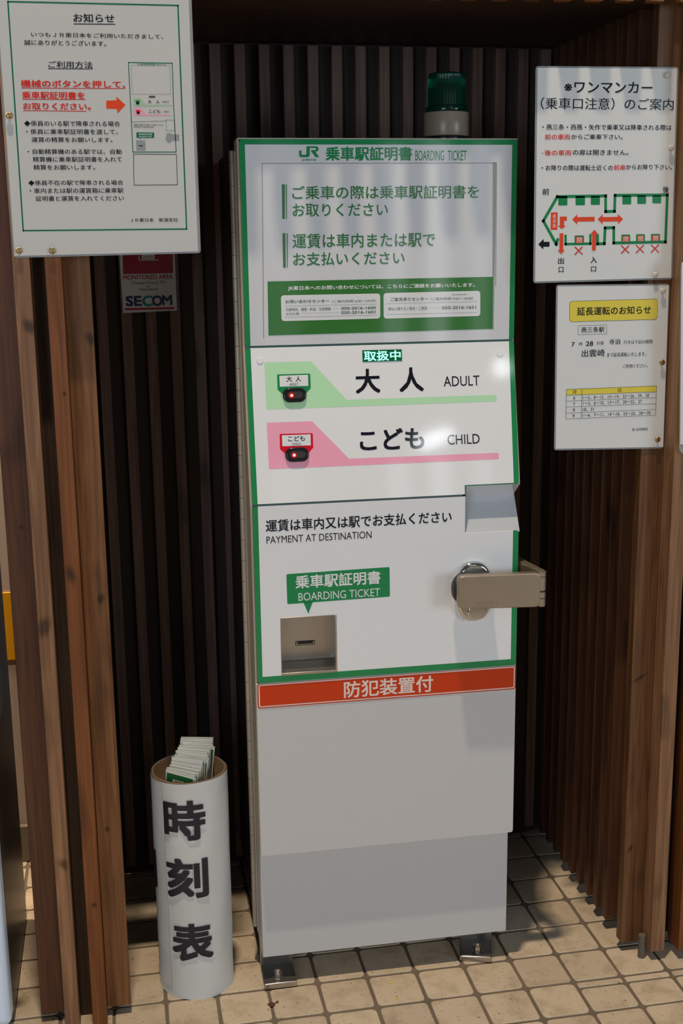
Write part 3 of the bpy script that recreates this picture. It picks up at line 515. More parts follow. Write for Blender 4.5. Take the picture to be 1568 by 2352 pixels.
speck(-0.2583, -0.0294, 0.0032, M_YEL); speck(-0.2565, -0.0823, 0.0026, M_YEL); speck(-0.4982, -0.0524, 0.0085, M_CHIP); speck(-0.488, -0.047, 0.004, M_CHIP)
floor = tag(fl.build('floor'), 'beige square ceramic floor tiles with dark worn grout', 'floor', kind='structure')

W_POST = wood('stained_post_wood', (0.115, 0.044, 0.015), (0.26, 0.110, 0.038), 0.7)
W_WARM = wood('stained_orange_wood', (0.125, 0.037, 0.009), (0.245, 0.083, 0.023), 0.65)
W_INNER = wood('inner_stained_wood', (0.085, 0.034, 0.012), (0.19, 0.085, 0.032), 0.65)
# boards with their own knots: (across, height, radius across, radius along, turn) from the board's centre
ZC = 0.985
W_D = wood('knotty_wide_board', (0.115, 0.044, 0.015), (0.26, 0.110, 0.038), 0.4, knots=((0.0167, 1.288 - ZC, 0.008, 0.013, 0.5), (0.0094, 0.831 - ZC, 0.007, 0.010, -0.4), (-0.004, 0.388 - ZC, 0.004, 0.006, 0)))
W_C = wood('knotty_orange_batten', (0.125, 0.037, 0.009), (0.245, 0.083, 0.023), 0.4, knots=((0.0055, 1.2005 - 0.975, 0.004, 0.004, 0), (-0.002, 0.888 - 0.975, 0.008, 0.018, 0.2), (0.002, 0.26 - 0.975, 0.005, 0.006, 0)))
W_B = wood('knotty_pale_batten', (0.155, 0.072, 0.034), (0.33, 0.168, 0.085), 0.4, knots=((0.0068, 1.313 - 0.975, 0.009, 0.014, 0.5), (-0.0015, 0.798 - 0.975, 0.011, 0.018, -0.3), (0.001, 0.3476 - 0.975, 0.009, 0.014, 0.3)))
W_A = wood('knotty_brown_board', (0.062, 0.023, 0.011), (0.125, 0.048, 0.021), 0.4, knots=((0.003, 0.9675 - ZC, 0.004, 0.005, 0),))
W_P = wood('knotty_inner_board', (0.085, 0.034, 0.012), (0.19, 0.085, 0.032), 0.4, knots=((-0.005, 0.598 - ZC, 0.004, 0.017, -1.05), (-0.0107, 0.231 - ZC, 0.005, 0.011, -0.4)))
W_DARK = wood('dark_stained_wood', (0.045, 0.026, 0.018), (0.095, 0.055, 0.038), 0.5, 0.55)
W_LIGHT = wood('pale_stained_wood', (0.155, 0.072, 0.034), (0.33, 0.168, 0.085), 0.65)
W_BACK = wood('back_slat_wood', (0.135, 0.080, 0.060), (0.25, 0.152, 0.115), 0.5, 0.55)
W_MID = wood('brown_stained_wood', (0.062, 0.023, 0.011), (0.125, 0.048, 0.021), 0.6)
W_CORE = pmat('dark_core_board', (0.045, 0.03, 0.024), 0.8)

ZT = 1.85
b = MB(); b.box(-0.80, 0.40, 0.522, 0.545, 0.0, ZT, W_CORE)
wall_back = tag(b.build('wall_back'), 'dark back wall of the niche covered in vertical wooden slats', 'wall', kind='structure')
sl = MB(); sl.box(-0.0114, 0.0114, -0.011, 0.011, -0.91, 0.91, W_BACK, 0.0015)
slat0 = sl.build('slat', wall_back, (-0.4494, 0.511, 0.935))
for k in range(-6, 14):
    if k == 0: continue
    c = slat0.copy(); COL.objects.link(c); c.location = (-0.4494 + 0.0511 * k, 0.511, 0.935)

wall_right = tag(MB().box(0.264, 0.300, 0.03, 0.522, 0.024, ZT, W_CORE).build('wall_right'), 'right wall of the niche lined with dark vertical battens', 'wall', kind='structure')
bt = MB(); bt.box(-0.0155, 0.0155, -0.0112, 0.0112, -0.913, 0.913, W_MID, 0.0015)
bat0 = bt.build('batten', wall_right, (0.2485, 0.0745, 0.937))
for k in range(1, 9):
    c = bat0.copy(); COL.objects.link(c); c.location = (0.2485, 0.0745 + 0.0497 * k, 0.937)
M_PEG = pmat('dull_grey_peg', (0.12, 0.10, 0.08), 0.7)
def post(parent, name, x0, x1, y0, y1, z0, z1, m):
    cx, cy, cz = (x0 + x1) / 2, (y0 + y1) / 2, (z0 + z1) / 2
    b = MB(); b.box(x0 - cx, x1 - cx, y0 - cy, y1 - cy, z0 - cz, z1 - cz, m, 0.0012)
    return b.build(name, parent, (cx, cy, cz))
post(wall_right, 'end_board', 0.2325, 0.2785, -0.0195, 0.005, 0.021, 1.95, W_P)
post(wall_right, 'end_batten', 0.2787, 0.3085, -0.063, -0.012, 0.020, 1.95, W_LIGHT)
post(wall_right, 'end_batten', 0.3345, 0.3635, -0.071, -0.020, 0.020, 1.95, W_WARM)
post(wall_right, 'end_board', 0.3637, 0.41, -0.028, -0.003, 0.021, 1.95, W_POST)
post(wall_right, 'core_board', 0.2787, 0.3637, 0.0, 0.025, 0.021, 1.95, W_DARK)
pf = MB(); pf.cyl((0, 0, 0), (0, 0, 1), 0.0075, 0.05, M_PEG, 20); pf.build('support_foot', wall_right, (0.2675, -0.0445, 0.0))
pf = MB(); pf.cyl((0, 0, 0), (0, 0, 1), 0.0075, 0.05, M_PEG, 20); pf.build('support_foot', wall_right, (0.355, -0.012, 0.0))

wall_left = tag(MB().box(-0.885, -0.815, 0.02, 0.522, 0.024, ZT, W_CORE).build('wall_left'), 'left partition of the niche ending in stained boards and battens', 'wall', kind='structure')
for k in range(9):
    c = bat0.copy(); COL.objects.link(c); c.parent = wall_left; c.location = (-0.7985, 0.0745 + 0.0497 * k, 0.937)
post(wall_left, 'end_board', -0.8112, -0.7665, -0.0255, 0.0, 0.02, 1.95, W_D)
post(wall_left, 'end_batten', -0.8380, -0.8115, -0.0650, -0.012, 0.0, 1.95, W_C)
post(wall_left, 'end_batten', -0.8885, -0.8620, -0.0650, -0.012, 0.0, 1.95, W_B)
post(wall_left, 'end_board', -0.9345, -0.8890, -0.0200, 0.005, 0.018, 1.95, W_A)
post(wall_left, 'core_board', -0.8620, -0.8380, -0.012, 0.018, 0.0, 1.95, W_DARK)

ceiling = tag(MB().box(-0.93, 0.41, -0.035, 0.545, ZT, ZT + 0.06, W_DARK).build('ceiling'), 'dark wooden ceiling board over the niche', 'ceiling', kind='structure')
tr = tag(MB().box(-0.93, 0.41, -0.0355, -0.030, ZT + 0.001, 2.10, W_MID).build('trim_1'), 'wooden header battens across the top of the niche', 'trim', kind='structure')
hb = MB(); hb.box(-0.0130, 0.0130, -0.010, 0.010, -0.14, 0.14, W_POST, 0.001)
hb0 = hb.build('batten', tr, (-0.9, -0.050, 1.968))
for k in range(1, 24):
    c = hb0.copy(); COL.objects.link(c); c.location = (-0.9 + 0.0555 * k, -0.050, 1.968 + 0.0005 * k)

M_WALL = pmat('pinkish_plaster', (0.50, 0.40, 0.34), 0.7, bump=(60, 0.1, 3, 0.002))
wf = tag(MB().box(-4.0, -0.94, 0.64, 0.70, 0.0, 2.6, M_WALL).build('wall_far'), 'pinkish beige plaster wall beyond the left partition', 'wall', kind='structure')
tag(MB().box(-4.0, -0.94, 0.625, 0.64, 0.0, 0.092, pmat('grey_brown_vinyl', (0.17, 0.135, 0.10), 0.5), 0.002).build('baseboard_far'), 'grey brown baseboard along the far wall', 'baseboard', kind='structure')
M_OCHRE = pmat('ochre_sign', (0.80, 0.36, 0.008), 0.45)
tag(MB().box(-1.30, -0.9955 + 0.02, 0.636, 0.6398, 0.506, 0.669, M_OCHRE, 0.001).build('wall_sign'), 'ochre yellow rectangular sign on the beige far wall', 'sign')

# white cabinet at the left edge
cab = tag(empty('metal_cabinet', (-1.3, 0.15, 0)), 'white metal cabinet with dark side standing left of the niche', 'cabinet')
M_CABW = pmat('daylit_white_enamel', (0.74, 0.85, 1.0), 0.3); M_CABD = pmat('dark_cabinet_side', (0.05, 0.035, 0.03), 0.35)  # door: white enamel with the cool daylight tint put into its colour
def local(o, p): o.parent = p; o.location = o.location - p.location; return o
local(MB().box(-1.62, -0.986, -0.012, 0.362, 0.004, 1.2, M_CABD, 0.006).build('body'), cab)
dr = MB(); dr.box(-1.62, -0.9845, -0.062, -0.013, 0.03, 1.2, M_CABW, 0.012, seg=4)
local(dr.build('front_door'), cab)
ov = MB()
ovp = [(-1.08 + 0.125 * math.cos(a) * (abs(math.cos(a)) ** -0.3 if abs(math.cos(a)) > 1e-3 else 1), -0.0655, 0.70 + 0.16 * math.sin(a)) for a in [2 * math.pi * k / 40 for k in range(40)]]
ov.prism(ovp, (0, 0.004, 0), M_BLACK, side=pmat('green_trim', (0.02, 0.16, 0.10), 0.25))
local(ov.build('display_window'), cab)
lg = MB(); lg.cyl((-1.01, 0.0, 0.0), (0, 0, 1), 0.016, 0.03, M_CABW, 16); local(lg.build('foot'), cab)
lg = MB(); lg.cyl((-1.58, 0.0, 0.0), (0, 0, 1), 0.016, 0.03, M_CABW, 16); local(lg.build('foot'), cab)

# ------------------------------------------------------------------ the boarding ticket machine
PSI = -0.01116
mach = tag(empty('ticket_machine', (0, 0, 0), PSI), 'white and green station ticket machine with two lit buttons', 'ticket machine')
XL, XR = -0.5070, -0.0075
YU, ZU0, ZU1 = 0.021, 1.2640, 1.6175
YB, ZB = -0.0277, 0.9861; YT, ZT_ = 0.0212, 1.2612
# outer shell behind the panels
sh = MB()
prof = [(0.030, 1.6195), (0.030, 1.2626), (-0.0195, 0.9845), (-0.0195, 0.299), (0.085, 0.299), (0.085, 1.6195)]
notch = [(0.030, 1.6195), (0.030, 1.2626), (-0.0225, 1.0035), (0.0125, 0.976), (-0.0195, 0.911), (-0.0195, 0.299), (0.085, 0.299), (0.085, 1.6195)]
def plate(x0, x1, prof, m):
    sh.prism([(x1, y, z) for y, z in prof[::-1]], (x0 - x1, 0, 0), m)
plate(XL - 0.0016, XL + 0.002, prof, M_FRAME); plate(XR - 0.002, XR + 0.0014, notch, M_FRAME)
sh.box(XL, XR, 0.0225, 0.085, 1.6175, 1.6195, M_FRAME); sh.box(XL, XR, -0.019, 0.085, 0.299, 0.301, M_FRAME); sh.box(XL, XR, 0.082, 0.085, 0.3, 1.6185, M_DARK)
sh.box(XL + 0.002, XR - 0.002, 0.026, 0.030, 1.2575, 1.268, M_GASKET); sh.box(XL + 0.002, -0.115, -0.0215, -0.018, 0.978, 0.990, M_GASKET)
sh.build('door_shell', mach)
# rear cabinet
cb = MB(); cb.box(XL, XR, 0.0875, 0.465, 0.0635, 1.612, M_DARK, 0.002)
for k in range(4): cb.box(XL - 0.002, XL, 0.13 + 0.0 * k, 0.142, 1.382 - 0.0245 * k, 1.388 - 0.0245 * k, M_STEEL)
cb.build('cabinet', mach)
# piano hinge
hg = MB()
hg.box(XL - 0.0035, XL - 0.0005, 0.066, 0.092, 0.085, 1.600, M_HINGE)
z = 0.085; k = 0
while z < 1.60:
    z1 = min(z + 0.0405, 1.603); hg.cyl((XL - 0.0055, 0.088, z + 0.0004), (0, 0, 1), 0.0056, z1 - z - 0.0007, M_HINGE, 14); z = z1; k += 1
hg.build('piano_hinge', mach)

# upper panel with the notice window
F = Frame((0, YU, 0), (1, 0, 0), (0, 0, 1), 'gloss')
up = MB(); pts = rounded([(XL + 0.0022, ZU0), (XR - 0.001, ZU0), (XR - 0.001, ZU1), (XL + 0.0022, ZU1)], 0.006, 4)
up.prism([F.P(u, v) for u, v in pts], (0, 0.006, 0), ink('green', 'gloss'))
F.rect(up, -0.4957, -0.0182, ZU0 + 0.0006, 1.6085, 'window_white', 1)
F2 = Frame((0, YU - STEP * 1.0, 0), (1, 0, 0), (0, 0, 1), 'gloss'); F2.ops(up, 'upper')
up.build('upper_panel', mach)

# middle panel with a cut-out at its lower right corner
EV = Vector((0, YT - YB, ZT_ - ZB)); HM = EV.length
F = Frame((0, YB, ZB), (1, 0, 0), EV, 'gloss')
mp = MB(); NX = -0.1118; NV = 0.0165
out = rounded([(XL + 0.0022, 0.0), (NX, 0.0), (NX, NV), (XR - 0.001, NV), (XR - 0.001, HM), (XL + 0.0022, HM)], 0.005, 4)
mp.prism([F.P(u, v) for u, v in out], tuple(-F.n * 0.006), ink('green', 'gloss'))
F.face(mp, [(-0.4957, 0.0006), (NX - 0.001, 0.0006), (NX - 0.001, NV + 0.001), (-0.0186, NV + 0.001), (-0.0182, HM - 0.0006), (-0.4960, HM - 0.0006)], ink('acrylic_white', 'gloss'), 1)
F2 = Frame(F.P(0, 0, STEP), (1, 0, 0), EV, 'gloss'); F2.ops(mp, 'middle')
panel_mid = mp.build('button_panel', mach)
for (u, v) in ((-0.4802, 0.2562), (-0.0358, 0.2572)):
    d = MB(); d.cyl(F.P(u, v, 0.0004), F.n, 0.0062, 0.0011, ink('acrylic_white', 'gloss'), 28, r2=0.0056); d.build('screw_cover', panel_mid)
led = MB()
FLED = Frame(F.P(0, 0, 0.0012), (1, 0, 0), EV, 'gloss')
M_LEDB = pmat('led_board', (0.0, 0.03, 0.012), 0.2, emit=(0.0, 0.13, 0.045), es=0.45); M_LEDT = pmat('led_glyphs', (0.1, 0.3, 0.2), 0.3, emit=(0.40, 1.0, 0.78), es=1.1)
led.prism([FLED.P(u, v) for u, v in ((-0.294, 0.2485), (-0.2212, 0.2485), (-0.2212, 0.2695), (-0.294, 0.2695))], tuple(-F.n * 0.001), M_LEDB)
FLED.text(led, '取扱中', None, 0.02, (-0.2915, 0.2498, -0.2235, 0.2680), 2, M_LEDT)
led.build('status_display', panel_mid)
M_GREYW = pmat('smoked_lens', (0.05, 0.045, 0.05), 0.15); M_LED = pmat('red_led', (0.5, 0.02, 0.01), 0.3, emit=(1.0, 0.10, 0.05), es=2.2); M_LEDH = pmat('red_led_core', (1, 0.4, 0.3), 0.3, emit=(1.0, 0.75, 0.65), es=3.0)
M_REDG = pmat('red_lens', (0.22, 0.01, 0.01), 0.2, emit=(0.5, 0.01, 0.01), es=0.25)
def pill(mb, cu, cv, hw, hh, h0, h1, m, top=0.85):
    p = []
    for k in range(36):
        a = 2 * math.pi * k / 36; p.append((cu + (hw - hh) * (1 if math.cos(a) >= 0 else -1) + hh * math.cos(a), cv + hh * math.sin(a)))
    i = mb.mi(m); a_ = [mb.bm.verts.new(F.P(u, v, h0)) for u, v in p]
    rings = [a_]
    for f, hf in ((1.0, 0.6), (0.96, 0.88), (top, 1.0)):
        rings.append([mb.bm.verts.new(F.P(cu + (u - cu) * f, cv + (v - cv) * f, h0 + (h1 - h0) * hf)) for u, v in p])
    for A, B in zip(rings, rings[1:]):
        for k in range(36):
            q = mb.bm.faces.new([A[k], A[(k + 1) % 36], B[(k + 1) % 36], B[k]]); q.material_index = i; q.smooth = True
    mb.bm.faces.new(rings[-1]).material_index = i
for n_, (bu, bv) in enumerate(((-0.4209, 0.1928), (-0.4211, 0.0862))):
    bb = MB(); pill(bb, bu, bv, 0.0213, 0.0130, 0.0, 0.006, M_BLACK); ob = bb.build('push_button', panel_mid)
    ob['label'] = ('black adult push button with glowing red dot', 'black child push button with glowing red dot')[n_]
    wn = MB(); pill(wn, bu + 0.001, bv + 0.0, 0.0142, 0.0062, 0.0058, 0.0066, M_GREYW, 0.95)
    wn.cyl(F.P(bu - 0.0060, bv - 0.0006, 0.0064), F.n, 0.0058, 0.0004, M_REDG, 20)
    wn.cyl(F.P(bu - 0.0058, bv - 0.0006, 0.0066), F.n, 0.0030, 0.0006, M_LED, 18); wn.cyl(F.P(bu - 0.0058, bv - 0.0006, 0.0070), F.n, 0.0018, 0.0005, M_LEDH, 16)
    wn.build('button_lens', panel_mid) 

# lower panel with the ticket recess and the notch
F = Frame((0, -0.0278, 0), (1, 0, 0), (0, 0, 1), 'semi')
lp = MB(); Z0, Z1 = 0.6480, 0.9825; RX0, RX1, RZ0, RZ1 = -0.4600, -0.3560, 0.6600, 0.7712; NZ = 0.9130
def slab(u0, u1, v0, v1, col, r=None):
    lp.prism([F.P(u, v) for u, v in ((u0, v0), (u1, v0), (u1, v1), (u0, v1))], (0, 0.006, 0), ink(col, 'semi'))
gu0, gu1 = -0.4955, -0.0192; gz = 0.6606
lp.prism([F.P(u, v) for u, v in ([(XL + 0.0022 + 0.004, Z0), (gu0, Z0), (gu0, Z1), (XL + 0.0022 + 0.004, Z1), (XL + 0.0022, Z1 - 0.004), (XL + 0.0022, Z0 + 0.004)])], (0, 0.006, 0), ink('green', 'semi'))
lp.prism([F.P(u, v) for u, v in [(gu1, Z0), (XR - 0.005, Z0), (XR - 0.001, Z0 + 0.004), (XR - 0.001, NZ - 0.004), (XR - 0.005, NZ), (gu1, NZ)]], (0, 0.006, 0), ink('green', 'semi'))
slab(gu0, RX0, Z0, gz, 'green'); slab(RX0, RX1, Z0, RZ0, 'green'); slab(RX1, gu1, Z0, gz, 'green')
slab(gu0, RX0, gz, Z1, 'acrylic_white'); slab(RX0, RX1, RZ1, Z1, 'acrylic_white'); slab(RX1, NX, gz, Z1, 'acrylic_white'); slab(NX, gu1, gz, NZ, 'acrylic_white')
F.ops(lp, 'lower')
panel_low = lp.build('ticket_panel', mach)
# the recessed stainless ticket outlet
rc = MB(); y0, y1 = -0.0295, 0.020
t = 0.0022
def quadbox(a, b_, c, d, e, f): rc.box(a, b_, c, d, e, f, M_STEEL, 0.0006)
quadbox(RX0 - 0.0002, RX1 + 0.0002, y1, y1 + 0.003, RZ0, RZ1)
rc.box(RX1 - 0.0026, RX1 + 0.0004, y0 + 0.0002, y1 + 0.001, RZ0 - 0.0002, RZ1 + 0.0002, M_STEEL, 0.0008); rc.box(RX0 - 0.0004, RX0 + 0.001, y0 + 0.0012, y1 + 0.001, RZ0, RZ1, M_STEEL, 0.0004)
rc.box(RX0, RX1, y0 + 0.0012, y1 + 0.001, RZ1 - 0.001, RZ1 + 0.0006, M_STEEL, 0.0004)
rc.box(RX0, RX1, y0, y0 + 0.003, RZ0, RZ0 + 0.0052, M_STEEL, 0.0008)
sp = [(y0 + 0.002, RZ0), (y1, RZ0), (y1, RZ0 + 0.0125), (y1 - 0.004, RZ0 + 0.0105), (y0 + 0.002, RZ0 + 0.0015)]
rc.prism([(RX1 - 0.0026, y, z) for y, z in sp], (RX0 - RX1 + 0.0036, 0, 0), M_STEEL)
outlet = rc.build('ticket_outlet', panel_low)
so = MB(); so.box(-0.4267, -0.3900, y1 - 0.0012, y1, 0.7003, 0.7092, M_BLACK, 0.0008)
so.box(-0.4225, -0.3942, y1 - 0.0016, y1 - 0.001, 0.7018, 0.7032, M_STEEL); so.box(-0.4252, -0.4232, y1 - 0.0018, y1 - 0.001, 0.7012, 0.7082, M_STEEL); so.box(-0.3935, -0.3915, y1 - 0.0018, y1 - 0.001, 0.7012, 0.7082, M_STEEL)
so.build('ticket_slot', panel_low)
# folded blank cover in the notch at the right
M_COVER = pmat('pale_satin_cover', (0.68, 0.70, 0.72), 0.2, 0.35)
cv = MB(); NXL, NXR = NX + 0.0008, XR + 0.0014
inn = [(-0.0240, 1.0008), (0.0116, 0.9758), (-0.0240, 0.9158), (-0.0262, 0.9135), (-0.0262, 0.9100), (-0.0200, 0.9090), (0.0165, 0.9760), (-0.0190, 1.0030)]
cv.prism([(NXR, y, z) for y, z in inn], (NXL - NXR, 0, 0), M_COVER)
cv.prism([(NXL + 0.0012, y, z) for y, z in [(-0.0240, 1.0008), (0.0116, 0.9758), (-0.0240, 0.9158), (-0.0258, 0.9158), (-0.0258, 1.0008)]][:], (-0.0016, 0, 0), M_GASKET)
cv.build('recess_cover', mach)

# lower door: orange strip, door leaf
F = Frame((0, -0.0256, 0), (1, 0, 0), (0, 0, 1), 'semi')
dl = MB(); pts = rounded([(XL - 0.0004, 0.2985), (XR, 0.2985), (XR, 0.6468), (XL - 0.0004, 0.6468)], 0.005, 4)
dl.prism([F.P(u, v, -0.0006) for u, v in pts], (0, 0.006, 0), M_DOOR)
dl.build('lower_door', mach)
st = MB(); F.fin = 'semi'
pts = rounded([(-0.5058, 0.5983), (-0.0078, 0.5983), (-0.0078, 0.6455), (-0.5058, 0.6455)], 0.005, 4)
st.prism([F.P(u, v, 0.0002) for u, v in pts], (0, 0.0007, 0), ink('orange', 'semi'))
F.rect(st, -0.5036, -0.0098, 0.6005, 0.6447, 'pale_pink', 2, 0.004); F.rect(st, -0.5014, -0.0120, 0.6027, 0.6425, 'orange', 3, 0.003)
F2 = Frame((0, -0.0256 - STEP * 2, 0), (1, 0, 0), (0, 0, 1), 'semi'); F2.ops(st, 'strip')
so_ = st.build('warning_strip', mach); so_['label'] = 'orange strip with white border and characters'
bs = MB(); bs.box(XL, XR, 0.005, 0.460, 0.0633, 0.297, M_PAINT, 0.0015); bs.build('base', mach)

# anchor plates with nuts and stud bolts
def anchor(x0, x1, yf, rz, bx, by):
    cx = (x0 + x1) / 2; M = Matrix.Translation((cx, yf, 0)) @ Matrix.Rotation(rz, 4, 'Z')
    hw = (x1 - x0) / 2; a = MB()
    a.box(-hw, hw, 0.0, 0.0065, 0.0, 0.0125, M_STEEL, 0.0022, M, 3); a.box(-hw, hw, 0.005, 0.085, 0.006, 0.0100, pmat('dull_plate', (0.16, 0.15, 0.14), 0.45, 0.8), 0.0005, M)
    a.box(-hw, hw, 0.070, 0.085, 0.0, 0.064, M_STEEL, 0.0005, M)
    a.box(-hw + 0.002, hw - 0.002, 0.006, 0.085, 0.0, 0.0062, M_DARK, 0, M)
    pl = a.build('anchor_plate', mach)
    nb = MB(); nb.cyl((bx, by, 0.010), (0, 0, 1), 0.0105, 0.0018, M_STEEL, 24); nb.cyl((bx, by, 0.0118), (0, 0, 1), 0.0088, 0.0125, M_STEEL, 6, smooth=False); nb.cyl((bx, by, 0.0243), (0, 0, 1), 0.0082, 0.0016, M_CHROME, 24, r2=0.006); nb.build('nut', pl)
    sb = MB(); sb.cyl((bx, by, 0.020), (0, 0, 1), 0.0050, 0.0105, M_CHROME, 20, r2=0.0042); sb.build('stud_bolt', pl)
anchor(-0.5065, -0.4415, -0.0085, 0.0, -0.4768, 0.0135)
anchor(-0.1040, -0.0390, 0.0050, -0.285, -0.0615, 0.026)

# locking hasp
hp = empty('lock_hasp'); hp.parent = mach
esc = MB()
def oval(cx, cz, hw, hh, n=40, pw=0.82): 
    r = []
    for k in range(n):
        a = 2 * math.pi * k / n; c, s_ = math.cos(a), math.sin(a)
        r.append((cx + hw * (abs(c) ** pw) * (1 if c >= 0 else -1), cz + hh * (abs(s_) ** pw) * (1 if s_ >= 0 else -1)))
    return r
def ovalsolid(mb, cx, cz, hw, hh, yb, yf, m, chamf=0.003):
    i = mb.mi(m); rings = []
    for f, y in ((0.0, yb), (0.0, yf + chamf), (chamf * 0.5, yf + chamf * 0.3), (chamf, yf)):
        rings.append([mb.bm.verts.new((x, y, z)) for x, z in oval(cx, cz, hw - f, hh - f)])
    for A, B in zip(rings, rings[1:]):
        for k in range(len(A)):
            q = mb.bm.faces.new([A[k], A[(k + 1) % len(A)], B[(k + 1) % len(A)], B[k]]); q.material_index = i; q.smooth = True
    mb.bm.faces.new(rings[-1]).material_index = i
ovalsolid(esc, -0.0960, 0.8020, 0.0365, 0.0575, -0.0275, -0.0430, M_CHROME, 0.006)
ovalsolid(esc, -0.0915, 0.7640, 0.0185, 0.0150, -0.0425, -0.0455, M_CHROME, 0.002)
ee = esc.build('escutcheon', hp)
dk = MB(); ovalsolid(dk, -0.1020, 0.8120, 0.0395, 0.0330, -0.0420, -0.0600, pmat('dark_rubber_gasket', (0.03, 0.028, 0.027), 0.4), 0.003); dk.build('lock_body', hp)
lpl = MB()
out = rounded([(-0.1370, 0.7818), (0.0200, 0.7760), (0.0200, 0.8420), (-0.1370, 0.8445)], 0.011, 5)
o2 = [p for p in out]
lpl.prism([(u, -0.0770, v) for u, v in o2], (0, 0.0170, 0), M_BRONZE, smooth=False)
lpo = lpl.build('lock_plate', hp)
bv = lpo.modifiers.new('bevel', 'BEVEL'); bv.width = 0.0025; bv.segments = 3; bv.limit_method = 'ANGLE'; bv.angle_limit = math.radians(50)
em = MB(); FE = Frame((0, -0.0772, 0), (1, 0, 0), (0, 0, 1), 'semi'); M_EMB = pmat('embossed_bronze', (0.60, 0.53, 0.44), 0.25, 1.0)
FE.text(em, 'TANGEN', None, 0.0, (-0.1065, 0.7895, -0.0640, 0.7935), 1, M_EMB)
em.box(-0.1070, -0.0630, -0.0776, -0.0770, 0.7868, 0.7876, M_EMB); em.build('embossed_mark', hp)
kn = MB()
for za, zb in ((0.8340, 0.8425), (0.8075, 0.8330), (0.7930, 0.8040), (0.7765, 0.7915)):
    kn.cyl((0.0245, -0.0685, za), (0, 0, 1), 0.0082, zb - za, M_BRONZE, 24)
kn.build('hinge_knuckle', hp)
ar = MB()
arm = [(0.0180, -0.0725), (0.0325, -0.0640), (0.0290, -0.0450), (0.0180, 0.0250), (0.0180, 0.0900), (-0.0050, 0.0900), (-0.0050, 0.0000), (0.0100, -0.0300), (0.0180, -0.0600)]
ar.prism([(x, y, 0.8440) for x, y in arm], (0, 0, -0.064), M_BRONZE); aro = ar.build('side_arm', hp)
bv = aro.modifiers.new('bevel', 'BEVEL'); bv.width = 0.002; bv.segments = 2; bv.limit_method = 'ANGLE'; bv.angle_limit = math.radians(50)

# ------------------------------------------------------------------ beacon on the machine
bc = tag(empty('beacon_light', (-0.1165, 0.105, 1.6195)), 'green rotating beacon light with beige base on top of the ticket machine', 'beacon light')
M_BEIGE = pmat('beige_plastic', (0.29, 0.225, 0.165), 0.28)
b = MB(); b.lathe((0, 0, 0), [(0.0, 0.0), (0.037, 0.0), (0.037, 0.0095), (0.0, 0.0095)], M_BLACK, 40); b.build('rubber_foot', bc)
b = MB(); b.lathe((0, 0, 0.0095), [(0.0, 0.0), (0.0408, 0.0), (0.0412, 0.001), (0.0412, 0.040), (0.0402, 0.0415), (0.0, 0.0415)], M_BEIGE, 64); b.build('base', bc)
M_LENS = pmat('green_lens', (0.0, 0.16, 0.085), 0.07, trans=0.85, ior=1.45)
b = MB(); b.lathe((0, 0, 0.0512), [(0.0385, 0.0), (0.0392, 0.001), (0.0392, 0.009), (0.0375, 0.0105), (0.0345, 0.0110)], M_LENS, 64)
b.lathe((0, 0, 0.0512), [(0.0345, 0.0110), (0.0338, 0.013), (0.0335, 0.064)], M_LENS, 192, 48, 0.0004); b.lathe((0, 0, 0.0512), [(0.0335, 0.064), (0.0325, 0.0665), (0.030, 0.068), (0.0, 0.0685)], M_LENS, 64); b.build('lens', bc)
b = MB(); b.lathe((0, 0, 0.0512), [(0.0, 0.0), (0.030, 0.0), (0.028, 0.004), (0.012, 0.006), (0.012, 0.05), (0.0, 0.052)], M_BLACK, 32); b.build('reflector', bc)

# ------------------------------------------------------------------ notices
def tack(x, y, z, m, label, group):
    b = MB(); b.cyl((0, 0, 0), (0, -1, 0), 0.0022, 0.004, m, 16)
    i = b.mi(m); rings = []
    for r, yy in ((0.0052, -0.0032), (0.0052, -0.0044), (0.0044, -0.0052), (0.0022, -0.0056)):
        rings.append([b.bm.verts.new((r * math.cos(2 * math.pi * k / 24), yy, r * math.sin(2 * math.pi * k / 24))) for k in range(24)])
    for A, B in zip(rings, rings[1:]):
        for k in range(24):
            f = b.bm.faces.new([A[k], A[(k + 1) % 24], B[(k + 1) % 24], B[k]]); f.material_index = i; f.smooth = True
    b.bm.faces.new(rings[-1]).material_index = i; b.bm.faces.new(rings[0][::-1]).material_index = i
    o = b.build('thumbtack', None, (x, y, z)); return tag(o, label, 'thumbtack', group)
M_FILM = pmat('clear_film', (0.55, 0.58, 0.60), 0.12, alpha=0.42, bump=(14, 0.2, 3, 0.01))
